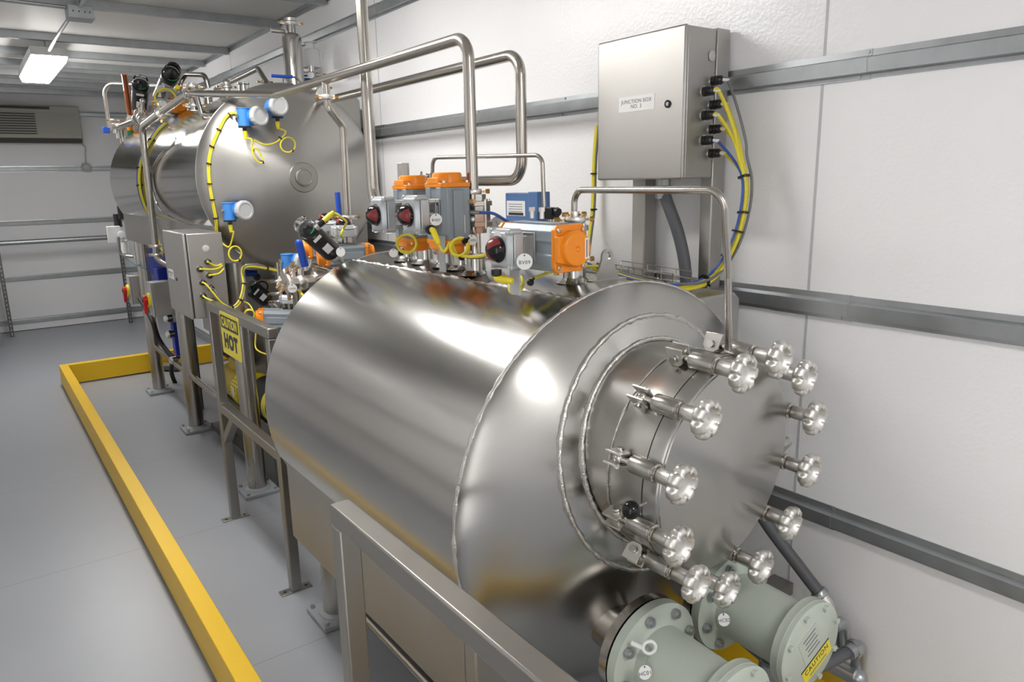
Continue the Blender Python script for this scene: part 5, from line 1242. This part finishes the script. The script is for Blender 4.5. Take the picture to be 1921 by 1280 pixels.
for z in (1.47, 1.41, 1.355): MB().box((1.15, y_-.056, z-.022), (1.195, y_-.05, z+.028)).build('white_window', 'paper', t, bevel=.002)
MB().box((1.145, y_-.053, 1.325), (1.2, y_-.05, 1.515)).build('black_frame', 'black', t)
tag(MB().box((1.1, 6.45, .75), (1.28, 6.6, 1.34)).build('mounting_board', 'enc', bevel=.003), 'upright steel mounting board at the far end of the rear tank', 'board')
tag(MB().pipe([at(222, 445, 'x', 1.0), at(225, 480, 'x', 1.0), at(252, 482, 'x', 1.1)], .014, .06).build('bent_tube', 'brushed'), 'bent steel tube below the air regulators', 'pipe')
tag(MB().sweep(spline([at(262, 560, 'x', 1.05), at(285, 600, 'x', 1.05), at(300, 640, 'x', 1.08), at(330, 672, 'x', 1.15), at(345, 640, 'x', 1.3)]), .018, 12).build('black_hose', 'rubber'), 'black hose hanging in a curve beside the far leg', 'hose')
tag(MB().sweep(spline([at(325, 668, 'x', 1.25), at(322, 700, 'x', 1.25), at(335, 730, 'x', 1.3), at(345, 735, 'x', 1.4)]), .018, 12).build('black_hose', 'rubber'), 'second black hose down near the floor between the legs', 'hose')
tag(MB().cyl((1.2, 5.25, .88), (1.42, 5.0, .88), .075, n=28).build('dark_cylinder', 'brushed'), 'dark steel cylinder behind the middle leg under the rear junction box', 'cylinder')
tag(MB().box((1.15, 4.7, .78), (1.34, 5.0, .98)).build('steel_box', 'enc', bevel=.004), 'shaded steel box under the rear junction box', 'box')
tag(MB().cyl((1.4, 7.2, .04), (.95, 7.7, .04), .04, n=6).build('floor_tube', 'dark_galv'), 'dark square tube lying on the floor at the far end', 'tube')

# dark made-up shapes added to imitate the shade beneath the rear tank
t = thing('shade_filler', 'dark filler shapes added to deepen the shade beneath the rear tank', 'shade filler', (1.6, 5.2, 0))
MB().box((1.50, 4.35, .0), (1.86, 6.3, .10)).build('filler_base', 'dark_galv', t, bevel=.005)
MB().box((1.58, 5.15, .10), (1.84, 6.1, 1.05)).build('filler_block', 'frame', t, bevel=.004)
MB().cyl((1.55, 5.5, .45), (1.55, 6.0, .45), .10, n=28).build('motor_casing', 'rubber', t)  # dark cylinder of the added filler, not a real motor

# repeats of one kind share a group phrase
GROUPS = {'transmitter': 'blue transmitters around the rear tank', 'round_tag': 'round white tags on valves and heaters', 'actuated_valve': 'orange capped actuated valves',
  'angle_seat_valve': 'black valve actuators with clear caps', 'cable_loom': 'tied cable looms', 'sensor_cable': 'yellow sensor cables', 'process_pipe': 'steel process pipe runs',
  'clamp_fitting': 'small clamp fittings on the rear tank', 'flanged_heater': 'pale green flanged heaters', 'guard_frame': 'steel guard frames', 'junction_box': 'steel junction boxes',
  'ceiling_light': 'ceiling lamps in a row', 'spill_kerb': 'yellow spill kerbs', 'slotted_post': 'slotted posts on the far wall', 'isolator_switch': 'red and yellow isolator switches',
  'flexible_conduit': 'grey flexible conduits', 'small_pipe_loop': 'thin steel pipe loops', 'jacketed_vessel': 'horizontal steel tanks', 'lever_handle': 'blue lever handles', 'pump_motor': 'pump motors under the rear tank',
  'ball_valve': 'hand ball valves', 'black_hose': 'black hoses between the legs', 'ceiling_conduit': 'conduits from the ceiling junction box', 'support_pipe': 'dark pipes carrying shaded actuators', 'relief_valve': 'relief valves on the rear tank'}
for o in SC.objects:
    if not o.parent and o.get('label'):
        g = GROUPS.get(o.name.split('.')[0])
        if g: o['group'] = g
